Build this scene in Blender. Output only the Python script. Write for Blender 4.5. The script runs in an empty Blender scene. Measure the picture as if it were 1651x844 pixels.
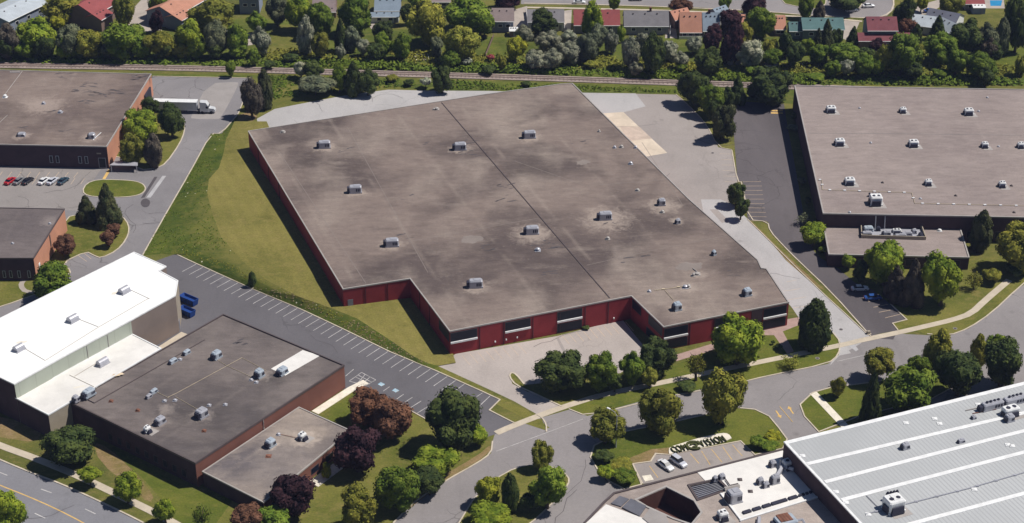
import bpy, bmesh, math, random
from mathutils import Vector, Matrix, noise
from mathutils.geometry import tessellate_polygon
R = math.radians
# ---------------------------------------------------------------- camera
F, PITCH, CAMH = 2850.0, R(29.5), 242.0
scn = bpy.context.scene
cam_d = bpy.data.cameras.new("camera"); cam = bpy.data.objects.new("camera", cam_d)
scn.collection.objects.link(cam); scn.camera = cam
cam_d.sensor_width = 36; cam_d.lens = 36 * F / 1651; cam_d.clip_start = 1; cam_d.clip_end = 9000
cam.location = (0, 0, CAMH); cam.rotation_euler = (R(90) - PITCH, 0, 0)
# ---------------------------------------------------------------- world, sun, exposure
SUN_EL, SUN_AZ = R(58), R(8)          # azimuth measured from +x towards +y (sun stands to the right)
w = bpy.data.worlds.new("World"); scn.world = w; w.use_nodes = True
nt = w.node_tree; bg = nt.nodes["Background"]
sky = nt.nodes.new("ShaderNodeTexSky"); sky.sky_type = 'NISHITA'; sky.sun_disc = False
sky.air_density = .75; sky.dust_density = .3; sky.ozone_density = 4.0; sky.sun_elevation = SUN_EL; sky.sun_rotation = R(90) - SUN_AZ
nt.links.new(sky.outputs[0], bg.inputs[0]); bg.inputs[1].default_value = 0.060
sl = bpy.data.lights.new("sun", 'SUN'); sl.energy = 5.0; sl.angle = R(0.5); sl.color = (1, .955, .88)
so = bpy.data.objects.new("sun", sl); scn.collection.objects.link(so)
sd = Vector((math.cos(SUN_EL) * math.cos(SUN_AZ), math.cos(SUN_EL) * math.sin(SUN_AZ), math.sin(SUN_EL)))
so.rotation_euler = sd.to_track_quat('Z', 'Y').to_euler(); so.location = (200, 400, 300)
scn.view_settings.view_transform = 'Standard'; scn.view_settings.look = 'None'
scn.view_settings.exposure = -0.02; scn.view_settings.gamma = 1
HAZE = 0.00006
# ---------------------------------------------------------------- helpers
_c, _s = math.cos(PITCH), math.sin(PITCH)
def G(px, py, z=0.0):
    u = (px - 825.5) / F; v = (py - 422) / F
    d = Vector((u, _c - v * _s, -_s - v * _c)); t = (z - CAMH) / d.z
    return Vector((d.x * t, d.y * t, z))
def ppm(px, py, z=0):
    p = G(px, py, z); return F / (p.y * _c - (z - CAMH) * _s)
def elev(py): return PITCH + math.atan((py - 422) / F)
C = scn.collection
def tag(o, label=None, cat=None, group=None, kind=None):
    if label: o["label"] = label
    if cat: o["category"] = cat
    if group: o["group"] = group
    if kind: o["kind"] = kind
    return o
def empty(name, loc, rz=0.0, label=None, cat=None, group=None):
    o = bpy.data.objects.new(name, None); C.objects.link(o); o.location = loc; o.rotation_euler = (0, 0, rz)
    o.empty_display_size = 1
    return tag(o, label, cat, group)
class MB:
    """collects faces; build() links them as ONE mesh object"""
    def __init__(s): s.v = []; s.f = []; s.m = []
    def face(s, pts, mi=0):
        b = len(s.v); s.v += [Vector(p) for p in pts]; s.f.append(list(range(b, b + len(pts)))); s.m.append(mi)
    def poly(s, pts, mi=0, holes=()):
        rings = [[Vector(p) for p in pts]] + [[Vector(p) for p in h] for h in holes]
        flat = [p for r in rings for p in r]
        tris = tessellate_polygon([[Vector((p.x, p.y, 0)) for p in r] for r in rings])
        b = len(s.v); s.v += flat
        for t in tris:
            a, c_, d = (flat[i] for i in t)
            if (c_ - a).xy.to_3d().cross((d - a).xy.to_3d()).z < 0: t = (t[0], t[2], t[1])
            s.f.append([b + i for i in t]); s.m.append(mi)
    def prism(s, pts, z0, z1, mi=0, top=True, side_mi=None, bottom=False):
        pts = ccw(pts); n = len(pts)
        for i in range(n):
            a, b = pts[i], pts[(i + 1) % n]
            s.face([(a.x, a.y, z0), (b.x, b.y, z0), (b.x, b.y, z1), (a.x, a.y, z1)], mi if side_mi is None else side_mi)
        if top: s.poly([Vector((p.x, p.y, z1)) for p in pts], mi)
        if bottom: s.poly([Vector((p.x, p.y, z0)) for p in pts], mi)
    def box(s, c, size, rz=0.0, mi=0, taper=0.0, bev=0.0):
        x, y, z = size[0] / 2, size[1] / 2, size[2] / 2
        m = Matrix.Translation(Vector(c)) @ Matrix.Rotation(rz, 4, 'Z')
        def ring(zz, k):
            xx, yy = x - k, y - k; b = bev
            if b <= 0: return [m @ Vector(p) for p in ((-xx, -yy, zz), (xx, -yy, zz), (xx, yy, zz), (-xx, yy, zz))]
            return [m @ Vector(p) for p in ((-xx + b, -yy, zz), (xx - b, -yy, zz), (xx, -yy + b, zz), (xx, yy - b, zz), (xx - b, yy, zz), (-xx + b, yy, zz), (-xx, yy - b, zz), (-xx, -yy + b, zz))]
        if bev > 0: rs = [ring(-z, 0), ring(z - bev - taper, taper * .3), ring(z, taper + bev * .7)]
        else: rs = [ring(-z, 0), ring(z, taper)]
        for a, b in zip(rs, rs[1:]):
            n = len(a)
            for i in range(n): s.face([a[i], a[(i + 1) % n], b[(i + 1) % n], b[i]], mi)
        s.face(rs[-1], mi); s.face(list(reversed(rs[0])), mi)
    def tube(s, pts, radii, n=7, mi=0, cap=True):
        pts = [Vector(p) for p in pts]
        if not isinstance(radii, (list, tuple)): radii = [radii] * len(pts)
        rings = []
        for i, p in enumerate(pts):
            d = (pts[min(i + 1, len(pts) - 1)] - pts[max(i - 1, 0)]).normalized()
            a = d.orthogonal().normalized() if abs(d.z) < .9 else Vector((1, 0, 0)); a = (a - d * a.dot(d)).normalized()
            b = d.cross(a)
            rings.append([p + (a * math.cos(2 * math.pi * k / n) + b * math.sin(2 * math.pi * k / n)) * radii[i] for k in range(n)])
        for r0, r1 in zip(rings, rings[1:]):
            for k in range(n): s.face([r0[k], r0[(k + 1) % n], r1[(k + 1) % n], r1[k]], mi)
        if cap: s.face(list(reversed(rings[0])), mi); s.face(rings[-1], mi)
    def ribbon(s, pts, w, z0, z1=None, mi=0, closed=False):
        """flat (z1 None) or raised strip of width w along a polyline"""
        P = [Vector((p[0], p[1], 0)) for p in pts]; n = len(P); L, Rr = [], []
        for i in range(n):
            a = P[(i - 1) % n] if (closed or i > 0) else P[i]; b = P[(i + 1) % n] if (closed or i < n - 1) else P[i]
            d1 = (P[i] - a); d2 = (b - P[i])
            d1 = d1.normalized() if d1.length > 1e-6 else d2.normalized(); d2 = d2.normalized() if d2.length > 1e-6 else d1
            nn = Vector((-(d1 + d2).y, (d1 + d2).x, 0))
            nn = nn.normalized() if nn.length > 1e-6 else Vector((-d1.y, d1.x, 0))
            k = 1 / max(.4, nn.dot(Vector((-d1.y, d1.x, 0))))
            L.append(P[i] + nn * w / 2 * k); Rr.append(P[i] - nn * w / 2 * k)
        zt = z0 if z1 is None else z1
        U = lambda p, z: (p.x, p.y, z)
        for i in range(n if closed else n - 1):
            j = (i + 1) % n
            s.face([U(Rr[i], zt), U(Rr[j], zt), U(L[j], zt), U(L[i], zt)], mi)
            if z1 is not None:
                s.face([U(L[i], zt), U(L[j], zt), U(L[j], z0), U(L[i], z0)], mi)
                s.face([U(Rr[j], zt), U(Rr[i], zt), U(Rr[i], z0), U(Rr[j], z0)], mi)
        if z1 is not None and not closed:
            for i in (0, n - 1):
                s.face([U(L[i], z0), U(Rr[i], z0), U(Rr[i], zt), U(L[i], zt)], mi)
    def build(s, name, mats, parent=None, origin=None, world=True, smooth=False):
        if not isinstance(mats, (list, tuple)): mats = [mats]
        off = Vector((0, 0, 0))
        if world:
            if parent is not None: off = world_loc(parent)
            elif origin is not None: off = Vector(origin)
        me = bpy.data.meshes.new(name)
        me.from_pydata([tuple(p - off) for p in s.v], [], s.f)
        for m in mats: me.materials.append(m)
        me.polygons.foreach_set("material_index", s.m)
        if smooth: me.polygons.foreach_set("use_smooth", [True] * len(s.f))
        me.update()
        o = bpy.data.objects.new(name, me); C.objects.link(o)
        if parent is not None: o.parent = parent
        elif origin is not None: o.location = origin
        return o
def world_loc(o):
    v = Vector((0, 0, 0))
    while o is not None: v += o.location; o = o.parent
    return v
def area2(p): return sum(p[i].x * p[(i + 1) % len(p)].y - p[(i + 1) % len(p)].x * p[i].y for i in range(len(p)))
def ccw(pts):
    pts = [Vector(p) for p in pts]
    return pts if area2(pts) > 0 else list(reversed(pts))
def offset(pts, d):            # inward offset of a ccw polygon
    n = len(pts); out = []
    for i in range(n):
        a, p, b = pts[i - 1], pts[i], pts[(i + 1) % n]
        d1 = (p - a).xy.normalized(); d2 = (b - p).xy.normalized()
        n1 = Vector((-d1.y, d1.x)); n2 = Vector((-d2.y, d2.x)); m = (n1 + n2)
        m = m.normalized() if m.length > 1e-5 else n1
        k = d / max(.35, m.dot(n1)); out.append(Vector((p.x + m.x * k, p.y + m.y * k, p.z)))
    return out
def chaikin(pts, it=2, closed=True):
    P = [Vector(p) for p in pts]
    for _ in range(it):
        Q = [] if closed else [P[0]]
        for i in range(len(P) if closed else len(P) - 1):
            a, b = P[i], P[(i + 1) % len(P)]
            Q += [a * .75 + b * .25, a * .25 + b * .75]
        if not closed: Q.append(P[-1])
        P = Q
    return P
def GP(lst, z=0): return [G(x, y, z) for x, y in lst]
def lin(c): return tuple((x / 255 / 12.92) if x / 255 <= .04045 else ((x / 255 + .055) / 1.055) ** 2.4 for x in c)
# ---------------------------------------------------------------- materials
MATS = {}
class N:
    def __init__(s, name, rough=.85, spec=.2, metal=0):
        m = bpy.data.materials.new(name); m.use_nodes = True; s.m = m; s.t = m.node_tree
        s.b = s.t.nodes["Principled BSDF"]; s.b.inputs["Roughness"].default_value = rough
        s.b.inputs["Specular IOR Level"].default_value = spec; s.b.inputs["Metallic"].default_value = metal
    def node(s, typ, **kw):
        n = s.t.nodes.new(typ)
        for k, v in kw.items():
            if hasattr(n, k): setattr(n, k, v)
            else: n.inputs[k].default_value = v
        return n
    def l(s, a, b): s.t.links.new(a, b)
    def pos(s, rot=0.0, scale=(1, 1, 1), obj=False, loc=(0, 0, 0)):
        g = s.t.nodes.new("ShaderNodeTexCoord").outputs["Object"] if obj else s.t.nodes.new("ShaderNodeNewGeometry").outputs["Position"]
        mp = s.t.nodes.new("ShaderNodeMapping"); s.l(g, mp.inputs[0])
        mp.inputs["Rotation"].default_value = (0, 0, rot); mp.inputs["Scale"].default_value = scale; mp.inputs["Location"].default_value = loc
        return mp.outputs[0]
    def noise(s, vec, scale, detail=4, rough=.55, dist=0.0):
        n = s.node("ShaderNodeTexNoise"); s.l(vec, n.inputs["Vector"])
        n.inputs["Scale"].default_value = scale; n.inputs["Detail"].default_value = detail
        n.inputs["Roughness"].default_value = rough; n.inputs["Distortion"].default_value = dist
        return n.outputs["Fac"]
    def ramp(s, fac, stops, interp='LINEAR'):
        r = s.t.nodes.new("ShaderNodeValToRGB"); r.color_ramp.interpolation = interp; s.l(fac, r.inputs[0]); e = r.color_ramp.elements
        while len(e) < len(stops): e.new(.5)
        for k, (p, c) in zip(e, stops):
            k.position = p; k.color = (c, c, c, 1) if isinstance(c, (int, float)) else (*c[:3], 1)
        return r.outputs[0]
    def mix(s, fac, a, b, mode='MIX'):
        n = s.t.nodes.new("ShaderNodeMix"); n.data_type = 'RGBA'; n.blend_type = mode
        for val, sock in ((fac, n.inputs[0]), (a, n.inputs[6]), (b, n.inputs[7])):
            if isinstance(val, (int, float)): sock.default_value = val if sock == n.inputs[0] else (val, val, val, 1)
            elif isinstance(val, tuple): sock.default_value = (*val[:3], 1)
            else: s.l(val, sock)
        return n.outputs[2]
    def math(s, op, a, b=0.0, c=0.0):
        n = s.t.nodes.new("ShaderNodeMath"); n.operation = op
        for val, sock in zip((a, b, c), n.inputs):
            if isinstance(val, (int, float)): sock.default_value = val
            else: s.l(val, sock)
        return n.outputs[0]
    def sep(s, vec):
        n = s.t.nodes.new("ShaderNodeSeparateXYZ"); s.l(vec, n.inputs[0]); return n.outputs
    def bump(s, h, strength=.4, dist=.1):
        n = s.t.nodes.new("ShaderNodeBump"); n.inputs["Strength"].default_value = strength; n.inputs["Distance"].default_value = dist
        s.l(h, n.inputs["Height"]); s.l(n.outputs[0], s.b.inputs["Normal"])
    def out(s, col):
        if isinstance(col, tuple): s.b.inputs["Base Color"].default_value = (*col[:3], 1)
        else: s.l(col, s.b.inputs["Base Color"])
        return s.m
def sc(c, k): return tuple(max(0, x * k) for x in c[:3])
def mottled(name, c, var=.25, scale=.15, fine=2.0, rough=.85, spec=.2, metal=0, tint=None, obj=False, rot=0, st=(1, 1, 1), dist=.4):
    """base colour with broad patches and fine grain"""
    if name in MATS: return MATS[name]
    n = N(name, rough, spec, metal); p = n.pos(rot, st, obj)
    a = n.noise(p, scale, 6, .6, dist); b = n.noise(p, fine, 3, .6)
    c2 = tint or sc(c, 1 + var)
    col = n.mix(n.ramp(a, [(.32, 0.0), (.68, 1.0)]), sc(c, 1 - var), c2)
    col = n.mix(.55, col, n.ramp(b, [(.25, 1 - var), (.75, 1 + var * .6)]), 'MULTIPLY')
    MATS[name] = n.out(col); return MATS[name]
def plain(name, c, rough=.6, spec=.3, metal=0, var=.1): return mottled(name, c, var, .6, 6, rough, spec, metal, obj=True)
M = {}
def lines_mat(name, c, c2, axis_rot, period, width, base_var=.12, scale=.2, rough=.6, metal=0.0):
    """panel joints / ribs: thin lines every <period> metres along a rotated axis"""
    n = N(name, rough, .3, metal); p = n.pos(axis_rot); x = n.sep(p)[0]
    f = n.math('FRACT', n.math('DIVIDE', x, period)); k = n.math('LESS_THAN', f, width / period)
    a = n.noise(n.pos(), scale, 6, .6, .5)
    col = n.mix(n.ramp(a, [(.3, 0.0), (.7, 1.0)]), sc(c, 1 - base_var), sc(c, 1 + base_var))
    return n.out(n.mix(k, col, c2))
def asphalt(name, c, var=.12, cracks=.5, stretch=(1, 1, 1), rot=0.0, crack_c=.55):
    n = N(name, .9, .15); p = n.pos(rot, stretch); p0 = n.pos()
    a = n.noise(p, .045, 6, .6, .3); b = n.noise(n.pos(rot, (1, .3, 1), loc=(5, 5, 0)), .18, 5, .65); g = n.noise(p0, 1.6, 4, .7)
    col = n.mix(n.ramp(a, [(.32, 0.0), (.68, 1.0)]), sc(c, 1 - var), sc(c, 1 + var))
    col = n.mix(n.ramp(b, [(.56, 0.0), (.75, .45)]), col, sc(c, .68)); col = n.mix(n.ramp(b, [(.22, .35), (.40, 0.0)]), col, sc(c, 1.3))
    col = n.mix(.5, col, n.ramp(g, [(.25, .80), (.75, 1.16)]), 'MULTIPLY')
    wv = n.t.nodes.new("ShaderNodeVectorMath"); wv.operation = 'ADD'; ns = n.t.nodes.new("ShaderNodeTexNoise"); ns.inputs["Scale"].default_value = .12; ns.inputs["Detail"].default_value = 4
    n.l(p0, ns.inputs["Vector"]); s2 = n.t.nodes.new("ShaderNodeVectorMath"); s2.operation = 'SCALE'; s2.inputs["Scale"].default_value = 9; n.l(ns.outputs["Color"], s2.inputs[0]); n.l(p0, wv.inputs[0]); n.l(s2.outputs[0], wv.inputs[1])
    v = n.node("ShaderNodeTexVoronoi"); v.feature = 'DISTANCE_TO_EDGE'; v.inputs["Scale"].default_value = .075; n.l(wv.outputs[0], v.inputs["Vector"])
    vo = n.node("ShaderNodeTexVoronoi"); vo.inputs["Scale"].default_value = .20; n.l(p0, vo.inputs["Vector"]); ks = n.math('MULTIPLY', n.ramp(vo.outputs["Distance"], [(.06, .5), (.22, 0.0)]), n.ramp(n.noise(n.pos(loc=(8, 1, 0)), .08, 3), [(.5, 0.0), (.62, 1.0)])); col = n.mix(ks, col, sc(c, .55))
    k = n.math('LESS_THAN', v.outputs["Distance"], .011); k = n.math('MULTIPLY', k, n.ramp(n.noise(n.pos(loc=(11, 7, 0)), .03, 3), [(.62 - cracks * .2, 0.0), (.66 - cracks * .2 + .04, .75)]))
    MATS[name] = n.out(n.mix(k, col, sc(c, crack_c))); return MATS[name]
M['road'] = asphalt('road_asphalt', (.245, .225, .225), .12, .6)
M['lane'] = asphalt('lane_asphalt', (.215, .202, .208), .14, .6)
M['lot_left'] = asphalt('lot_pale_asphalt', (.265, .240, .230), .12, .8)
M['parking'] = asphalt('parking_asphalt', (.125, .118, .128), .12, .3, crack_c=.8)
M['dark_asphalt'] = asphalt('dark_asphalt', (.112, .099, .104), .22, .5, (1, .35, 1), crack_c=.7)
M['concrete'] = asphalt('pale_concrete', (.40, .383, .382), .10, .5, crack_c=.7)
M['yard'] = asphalt('tan_concrete', (.315, .280, .265), .10, .4, crack_c=.75)
M['cream'] = mottled('cream_concrete', (.60, .51, .41), .14, .15, .8, .9)
M['front_lot'] = asphalt('front_lot_concrete', (.41, .36, .335), .12, .4, crack_c=.75)
M['slab'] = mottled('grey_slab', (.30, .275, .265), .08, .2, 1, .9)
M['sidewalk'] = mottled('sidewalk_concrete', (.50, .43, .34), .10, .3, 1.5, .9)
M['arterial'] = asphalt('arterial_asphalt', (.20, .197, .215), .10, .4, rot=.65)
M['driveway'] = mottled('driveway_concrete', (.38, .33, .29), .12, .2, 1.2, .9)
M['kerb'] = mottled('kerb_concrete', (.52, .45, .36), .15, .4, 2, .9)
M['pink_brick'] = mottled('pink_pavers', (.36, .25, .22), .12, .5, 2, .9)
M['gravel'] = mottled('white_gravel', (.72, .66, .56), .15, .6, 3, .95)
M['paint'] = mottled('white_road_paint', (.52, .50, .49), .30, .5, 2, .8)
M['paint_tan'] = mottled('faded_tan_paint', (.55, .42, .30), .15, .5, 2, .8)
M['paint_yellow'] = mottled('yellow_road_paint', (.62, .40, .14), .15, .5, 2, .8)
M['paint_blue'] = mottled('pale_blue_paint', (.30, .47, .58), .12, .5, 2, .8)
M['ballast'] = mottled('railway_ballast', (.30, .24, .215), .22, .3, 1.6, .95)
M['rail'] = plain('rail_steel', (.24, .17, .14), .5, .4, .5)
M['sleeper'] = mottled('sleeper_wood', (.27, .21, .19), .2, .5, 2, .9)
M['patch_dark'] = mottled('patch_dark', (.085, .075, .08), .12, .3, 1.5, .9)
M['patch_light'] = mottled('patch_light', (.40, .39, .40), .08, .3, 1.5, .9)
def grass(name, a, b, c, scale=.05, streak=None, specks=0, mow=0.0, top=None):
    n = N(name, .95, .1); p = n.pos()
    f = n.noise(p, scale, 7, .62, .5); g = n.noise(n.pos(.4, (1, 2.0, 1)), .35, 6, .7); h = n.noise(p, 2.2, 4, .7); w_ = n.noise(n.pos(loc=(40, 9, 0)), .12, 6, .7, .6)
    col = n.mix(n.ramp(f, [(.34, 0.0), (.66, 1.0)]), a, b)
    col = n.mix(n.ramp(w_, [(.30, .55), (.46, 0.0)]), col, sc(a, .72)); col = n.mix(n.ramp(w_, [(.56, 0.0), (.72, .6)]), col, c)
    col = n.mix(n.ramp(g, [(.50, 0.0), (.74, .8)]), col, c)
    col = n.mix(.85, col, n.ramp(h, [(.25, .62), (.75, 1.34)]), 'MULTIPLY')
    if top:
        zz = n.sep(p)[2]; fz = n.math('ADD', n.math('MULTIPLY', zz, .42), n.math('MULTIPLY', n.math('SUBTRACT', n.noise(n.pos(loc=(2, 6, 0)), .30, 5, .7), .5), 1.3))
        col = n.mix(n.ramp(fz, [(.48, 0.0), (.90, .85)]), col, top)
    if mow:
        x = n.sep(n.pos(R(-20.5)))[0]; t = n.math('ABSOLUTE', n.math('SUBTRACT', n.math('FRACT', n.math('DIVIDE', n.math('ADD', x, 500), 3.6)), .5))
        col = n.mix(mow, col, n.ramp(t, [(.15, .84), (.35, 1.14)]), 'MULTIPLY')
    if specks:
        v = n.node("ShaderNodeTexVoronoi"); v.inputs["Scale"].default_value = .42; n.l(p, v.inputs["Vector"])
        k = n.math('LESS_THAN', v.outputs["Distance"], .10)
        k2 = n.math('GREATER_THAN', n.noise(n.pos(loc=(33, 5, 0)), .09, 3), specks)
        col = n.mix(n.math('MULTIPLY', k, k2), col, (.55, .52, .38))
    return n.out(col)
M['ground'] = grass('ground_grass', (.082, .094, .022), (.160, .152, .038), (.21, .165, .06), .05)
M['verge'] = grass('verge_grass', (.092, .106, .020), (.178, .165, .040), (.22, .175, .06), .07)
M['green'] = grass('green_lawn', (.068, .096, .014), (.138, .144, .026), (.17, .155, .038), .06)
M['lawn'] = grass('mown_olive_lawn', (.138, .130, .032), (.210, .182, .052), (.235, .19, .065), .035, mow=.2)
M['slope'] = grass('slope_grass', (.042, .068, .012), (.096, .118, .018), (.165, .150, .035), .06, specks=.52, top=(.165, .150, .040))
M['belt'] = grass('belt_undergrowth', (.058, .080, .015), (.120, .142, .024), (.18, .155, .048), .07)
M['dirt'] = grass('bare_dirt', (.25, .17, .09), (.17, .14, .045), (.32, .22, .13), .15)
# foliage: each kind two tones, mottled in the crown
FOL = {'green': ((0.060, 0.106, 0.011), (0.149, 0.198, 0.022)),
       'bright': ((0.089, 0.143, 0.011), (0.223, 0.267, 0.024)),
       'dark': ((0.027, 0.046, 0.013), (0.072, 0.095, 0.022)),
       'olive': ((0.107, 0.123, 0.017), (0.235, 0.225, 0.035)),
       'dry': ((0.240, 0.190, 0.100), (0.420, 0.350, 0.210)),
       'silver': ((0.134, 0.155, 0.103), (0.322, 0.320, 0.230)),
       'greygreen': ((0.072, 0.091, 0.056), (0.163, 0.178, 0.100)),
       'purple': ((0.021, 0.009, 0.014), (0.055, 0.023, 0.028)),
       'brown': ((0.077, 0.038, 0.024), (0.162, 0.078, 0.046)),
       'conifer': ((0.033, 0.046, 0.017), (0.087, 0.091, 0.037)),
       'taupe': ((0.055, 0.046, 0.037), (0.116, 0.098, 0.071)),
       'yellow': ((0.142, 0.164, 0.013), (0.298, 0.293, 0.026)),
       'white': ((0.200, 0.230, 0.150), (0.460, 0.460, 0.360)),
       'rose': ((0.250, 0.050, 0.060), (0.450, 0.100, 0.110))}
def foliage(k):
    a, b = FOL[k]; n = N('foliage_' + k, .85, .15); p = n.pos(obj=True)
    oi = n.t.nodes.new("ShaderNodeObjectInfo")
    f = n.noise(p, 2.1, 3, .6); g = n.noise(p, 9, 3, .7)
    col = n.mix(n.ramp(f, [(.35, 0.0), (.65, 1.0)]), a, b)
    col = n.mix(.8, col, n.ramp(g, [(.28, .62), (.72, 1.35)]), 'MULTIPLY')
    col = n.mix(1.0, col, n.ramp(oi.outputs["Random"], [(0, .78), (1, 1.2)]), 'MULTIPLY')
    col = n.mix(n.ramp(n.noise(n.pos(loc=(3, 3, 0)), .035, 2), [(.42, 0.0), (.62, .30)]), col, n.mix(1.0, col, (1.35, 1.12, .8), 'MULTIPLY'))
    return n.out(col)
for k in FOL: M['f_' + k] = foliage(k)
M['bark'] = mottled('bark', (.11, .085, .06), .25, 1, 5, .95, obj=True)
# ---------------------------------------------------------------- setting: ground, roads, paths
def surf(name, px, z, mat, smooth=0, kind='structure', thick=0.0):
    pts = ccw(GP(px)); pts = chaikin(pts, smooth) if smooth else pts
    mb = MB(); mb.poly([Vector((p.x, p.y, z)) for p in pts])
    if thick:
        n = len(pts)
        for i in range(n):
            a, b = pts[i], pts[(i + 1) % n]; mb.face([(a.x, a.y, z - thick), (b.x, b.y, z - thick), (b.x, b.y, z), (a.x, a.y, z)])
    o = mb.build(name, mat); o["kind"] = kind; return o
def island(px, mat, smooth=2, h=.14, name='lawn', kerb=True, z=None):
    pts = chaikin(ccw(GP(px)), smooth)
    mb = MB(); zz = h if z is None else z; mb.poly([Vector((p.x, p.y, zz)) for p in pts]); o = mb.build(name, mat); o["kind"] = 'structure'
    if kerb: k = MB(); k.ribbon(pts, .32, .004, h + .03, closed=True); k.build('kerb', M['kerb'])["kind"] = 'structure'
def kerb(px, w=.32, z=.15, smooth=1, name='kerb', mat='kerb'):
    pts = chaikin(GP(px), smooth, False) if smooth else GP(px)
    k = MB(); k.ribbon(pts, w, .004, z); o = k.build(name, M[mat]); o["kind"] = 'structure'; return o
def path(px, w, z=.10, name='sidewalk', mat='sidewalk', smooth=1):
    pts = chaikin(GP(px), smooth, False) if smooth else GP(px)
    k = MB(); k.ribbon(pts, w, .0, z); o = k.build(name, M[mat]); o["kind"] = 'structure'; return o
g = MB()
NX = 60
for i in range(NX):
    for j in range(NX):
        x0 = -2500 + 5000 * i / NX; x1 = -2500 + 5000 * (i + 1) / NX; y0 = -1000 + 5000 * j / NX; y1 = -1000 + 5000 * (j + 1) / NX
        g.face([(x0, y0, 0), (x1, y0, 0), (x1, y1, 0), (x0, y1, 0)])
g.build('ground', M['ground'])["kind"] = 'structure'
surf('undergrowth_ground', [(-200, 40), (420, 30), (800, 60), (1180, 60), (1900, 60), (1900, 139), (1176, 136), (830, 126), (420, 114), (-200, 103)], .008, M['belt'])
surf('verge', [(-200, 115), (420, 121), (830, 133), (1180, 141), (1280, 141), (1280, 168), (1090, 152), (940, 150), (690, 147), (420, 130), (-200, 122)], .006, M['belt'])
# left lane and yard
surf('lane', [(-60, 262), (165, 262), (200, 200), (246, 123.5), (404, 126.5), (398, 150), (384, 184), (357, 216), (340, 216), (306, 279), (275, 332), (230, 412), (215, 440), (110, 520), (-60, 580)], .012, M['lane'])
surf('parking_lot', [(-60, 267), (165, 270), (150, 292), (125, 340), (-60, 334)], .020, M['lot_left'])
surf('loading_slab', [(335, 135), (383, 132), (385, 137), (357, 190), (350, 193), (310, 192), (307, 189)], .022, M['slab'], 1)
island([(165, 264), (195, 250), (224, 275), (252, 272), (268, 264), (290, 232), (298, 212), (297, 198), (288, 184), (262, 165), (245, 165), (200, 205)], M['verge'], 1)
island([(143, 290), (205, 291), (228, 295), (236, 304), (230, 313), (212, 318), (180, 319.5), (129, 316)], M['green'], 2)
island([(108, 351), (125, 347), (190, 345), (204, 356), (209, 371), (203, 388), (188, 405), (163, 417), (152, 413), (139, 406), (99, 425), (116, 438), (106, 446), (107, 458), (67, 472), (0, 496), (-60, 512), (-60, 440), (50, 440)], M['verge'], 1)
kerb([(384, 184), (357, 216), (340, 216), (306, 279), (275, 332), (230, 412)])
kerb([(246, 123.5), (330, 125), (404, 126.5), (398, 150), (384, 184)], smooth=0)
path([(66, 472), (42, 472), (33, 462), (38, 452), (62, 448)], 1.4, .16, 'footpath', 'driveway')
# raised lawn: slope and top
def lawn_z(x, y): return 0
inner = [(378, 196, .6), (364, 226, .8), (361, 245, 1.1), (353, 271, 1.3), (337, 289, 1.5), (334, 312, 1.7), (343, 347, 1.9), (357, 383, 2.0), (390, 421, 2.1), (430, 452, 2.1), (480, 478, 2.1), (537, 498, 1.9), (576, 514, 1.5), (634, 552, 1.1), (667, 575, .7), (693, 587, .35), (706, 590, .2)]
outer = [(384, 186), (358, 216), (340, 217), (306, 280), (275, 333), (250, 375), (230, 412), (262, 410), (284, 411), (317, 426), (410, 468), (486, 500), (556, 533), (630, 569), (680, 590), (703, 599), (712, 602)]
sm = MB()
def interp(poly, n, w=None):
    L = [0]
    for a, b in zip(poly, poly[1:]): L.append(L[-1] + (b - a).length)
    out = []
    for i in range(n):
        t = L[-1] * i / (n - 1); k = max(j for j in range(len(L)) if L[j] <= t + 1e-6); k = min(k, len(poly) - 2)
        f = (t - L[k]) / max(1e-6, L[k + 1] - L[k]); out.append(poly[k].lerp(poly[k + 1], f))
    return out
Pin = [G(x, y, z) for x, y, z in inner]; Pout = GP(outer)
A_ = []; B_ = []
for i in range(len(Pin) - 1):
    for k in range(4):
        A_.append(Pin[i].lerp(Pin[i + 1], k / 4)); B_.append(Pout[i].lerp(Pout[i + 1], k / 4))
A_.append(Pin[-1]); B_.append(Pout[-1])
for i in range(len(A_) - 1):
    rows = [[B_[k].lerp(A_[k], t) + Vector((0, 0, .01 if t == 0 else A_[k].z * (math.sin(t * math.pi / 2) - t) * .5 + noise.noise(A_[k] * .2 + Vector((0, 0, t))) * .12 * (t < 1))) for t in (0, .33, .66, 1)] for k in (i, i + 1)]
    for j in range(3): sm.face([rows[0][j], rows[1][j], rows[1][j + 1], rows[0][j + 1]])
from mathutils.bvhtree import BVHTree
SLOPE_BVH = BVHTree.FromPolygons([tuple(v) for v in sm.v], sm.f)
o = sm.build('grass_slope', M['slope'], smooth=True); o["kind"] = 'structure'
lw = MB()
lw.poly([Vector(p) for p in A_] + [G(735, 585, .2), G(700, 480, 1.0), G(661, 470, 1.6), G(600, 440, 2.1), G(500, 360, 1.9), G(440, 220, 1.0), G(430, 196, .6)])
lw.build('mown_lawn', M['lawn'])["kind"] = 'structure'
surf('grass_strip', [(692, 584), (712, 590), (790, 633), (850, 662), (886, 690), (880, 692), (800, 652), (777, 632), (703, 599)], .02, M['verge'])
# grass between yard and lane (north)
surf('verge_north', [(404, 128), (480, 122), (640, 140), (690, 147), (563, 153), (499, 165), (443, 176), (418, 189), (425, 210), (380, 200), (385, 184), (398, 150)], .014, M['verge'])
surf('dirt_patch', [(384, 186), (402, 180), (418, 190), (400, 200), (383, 195)], .030, M['dirt'], 1)
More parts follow.
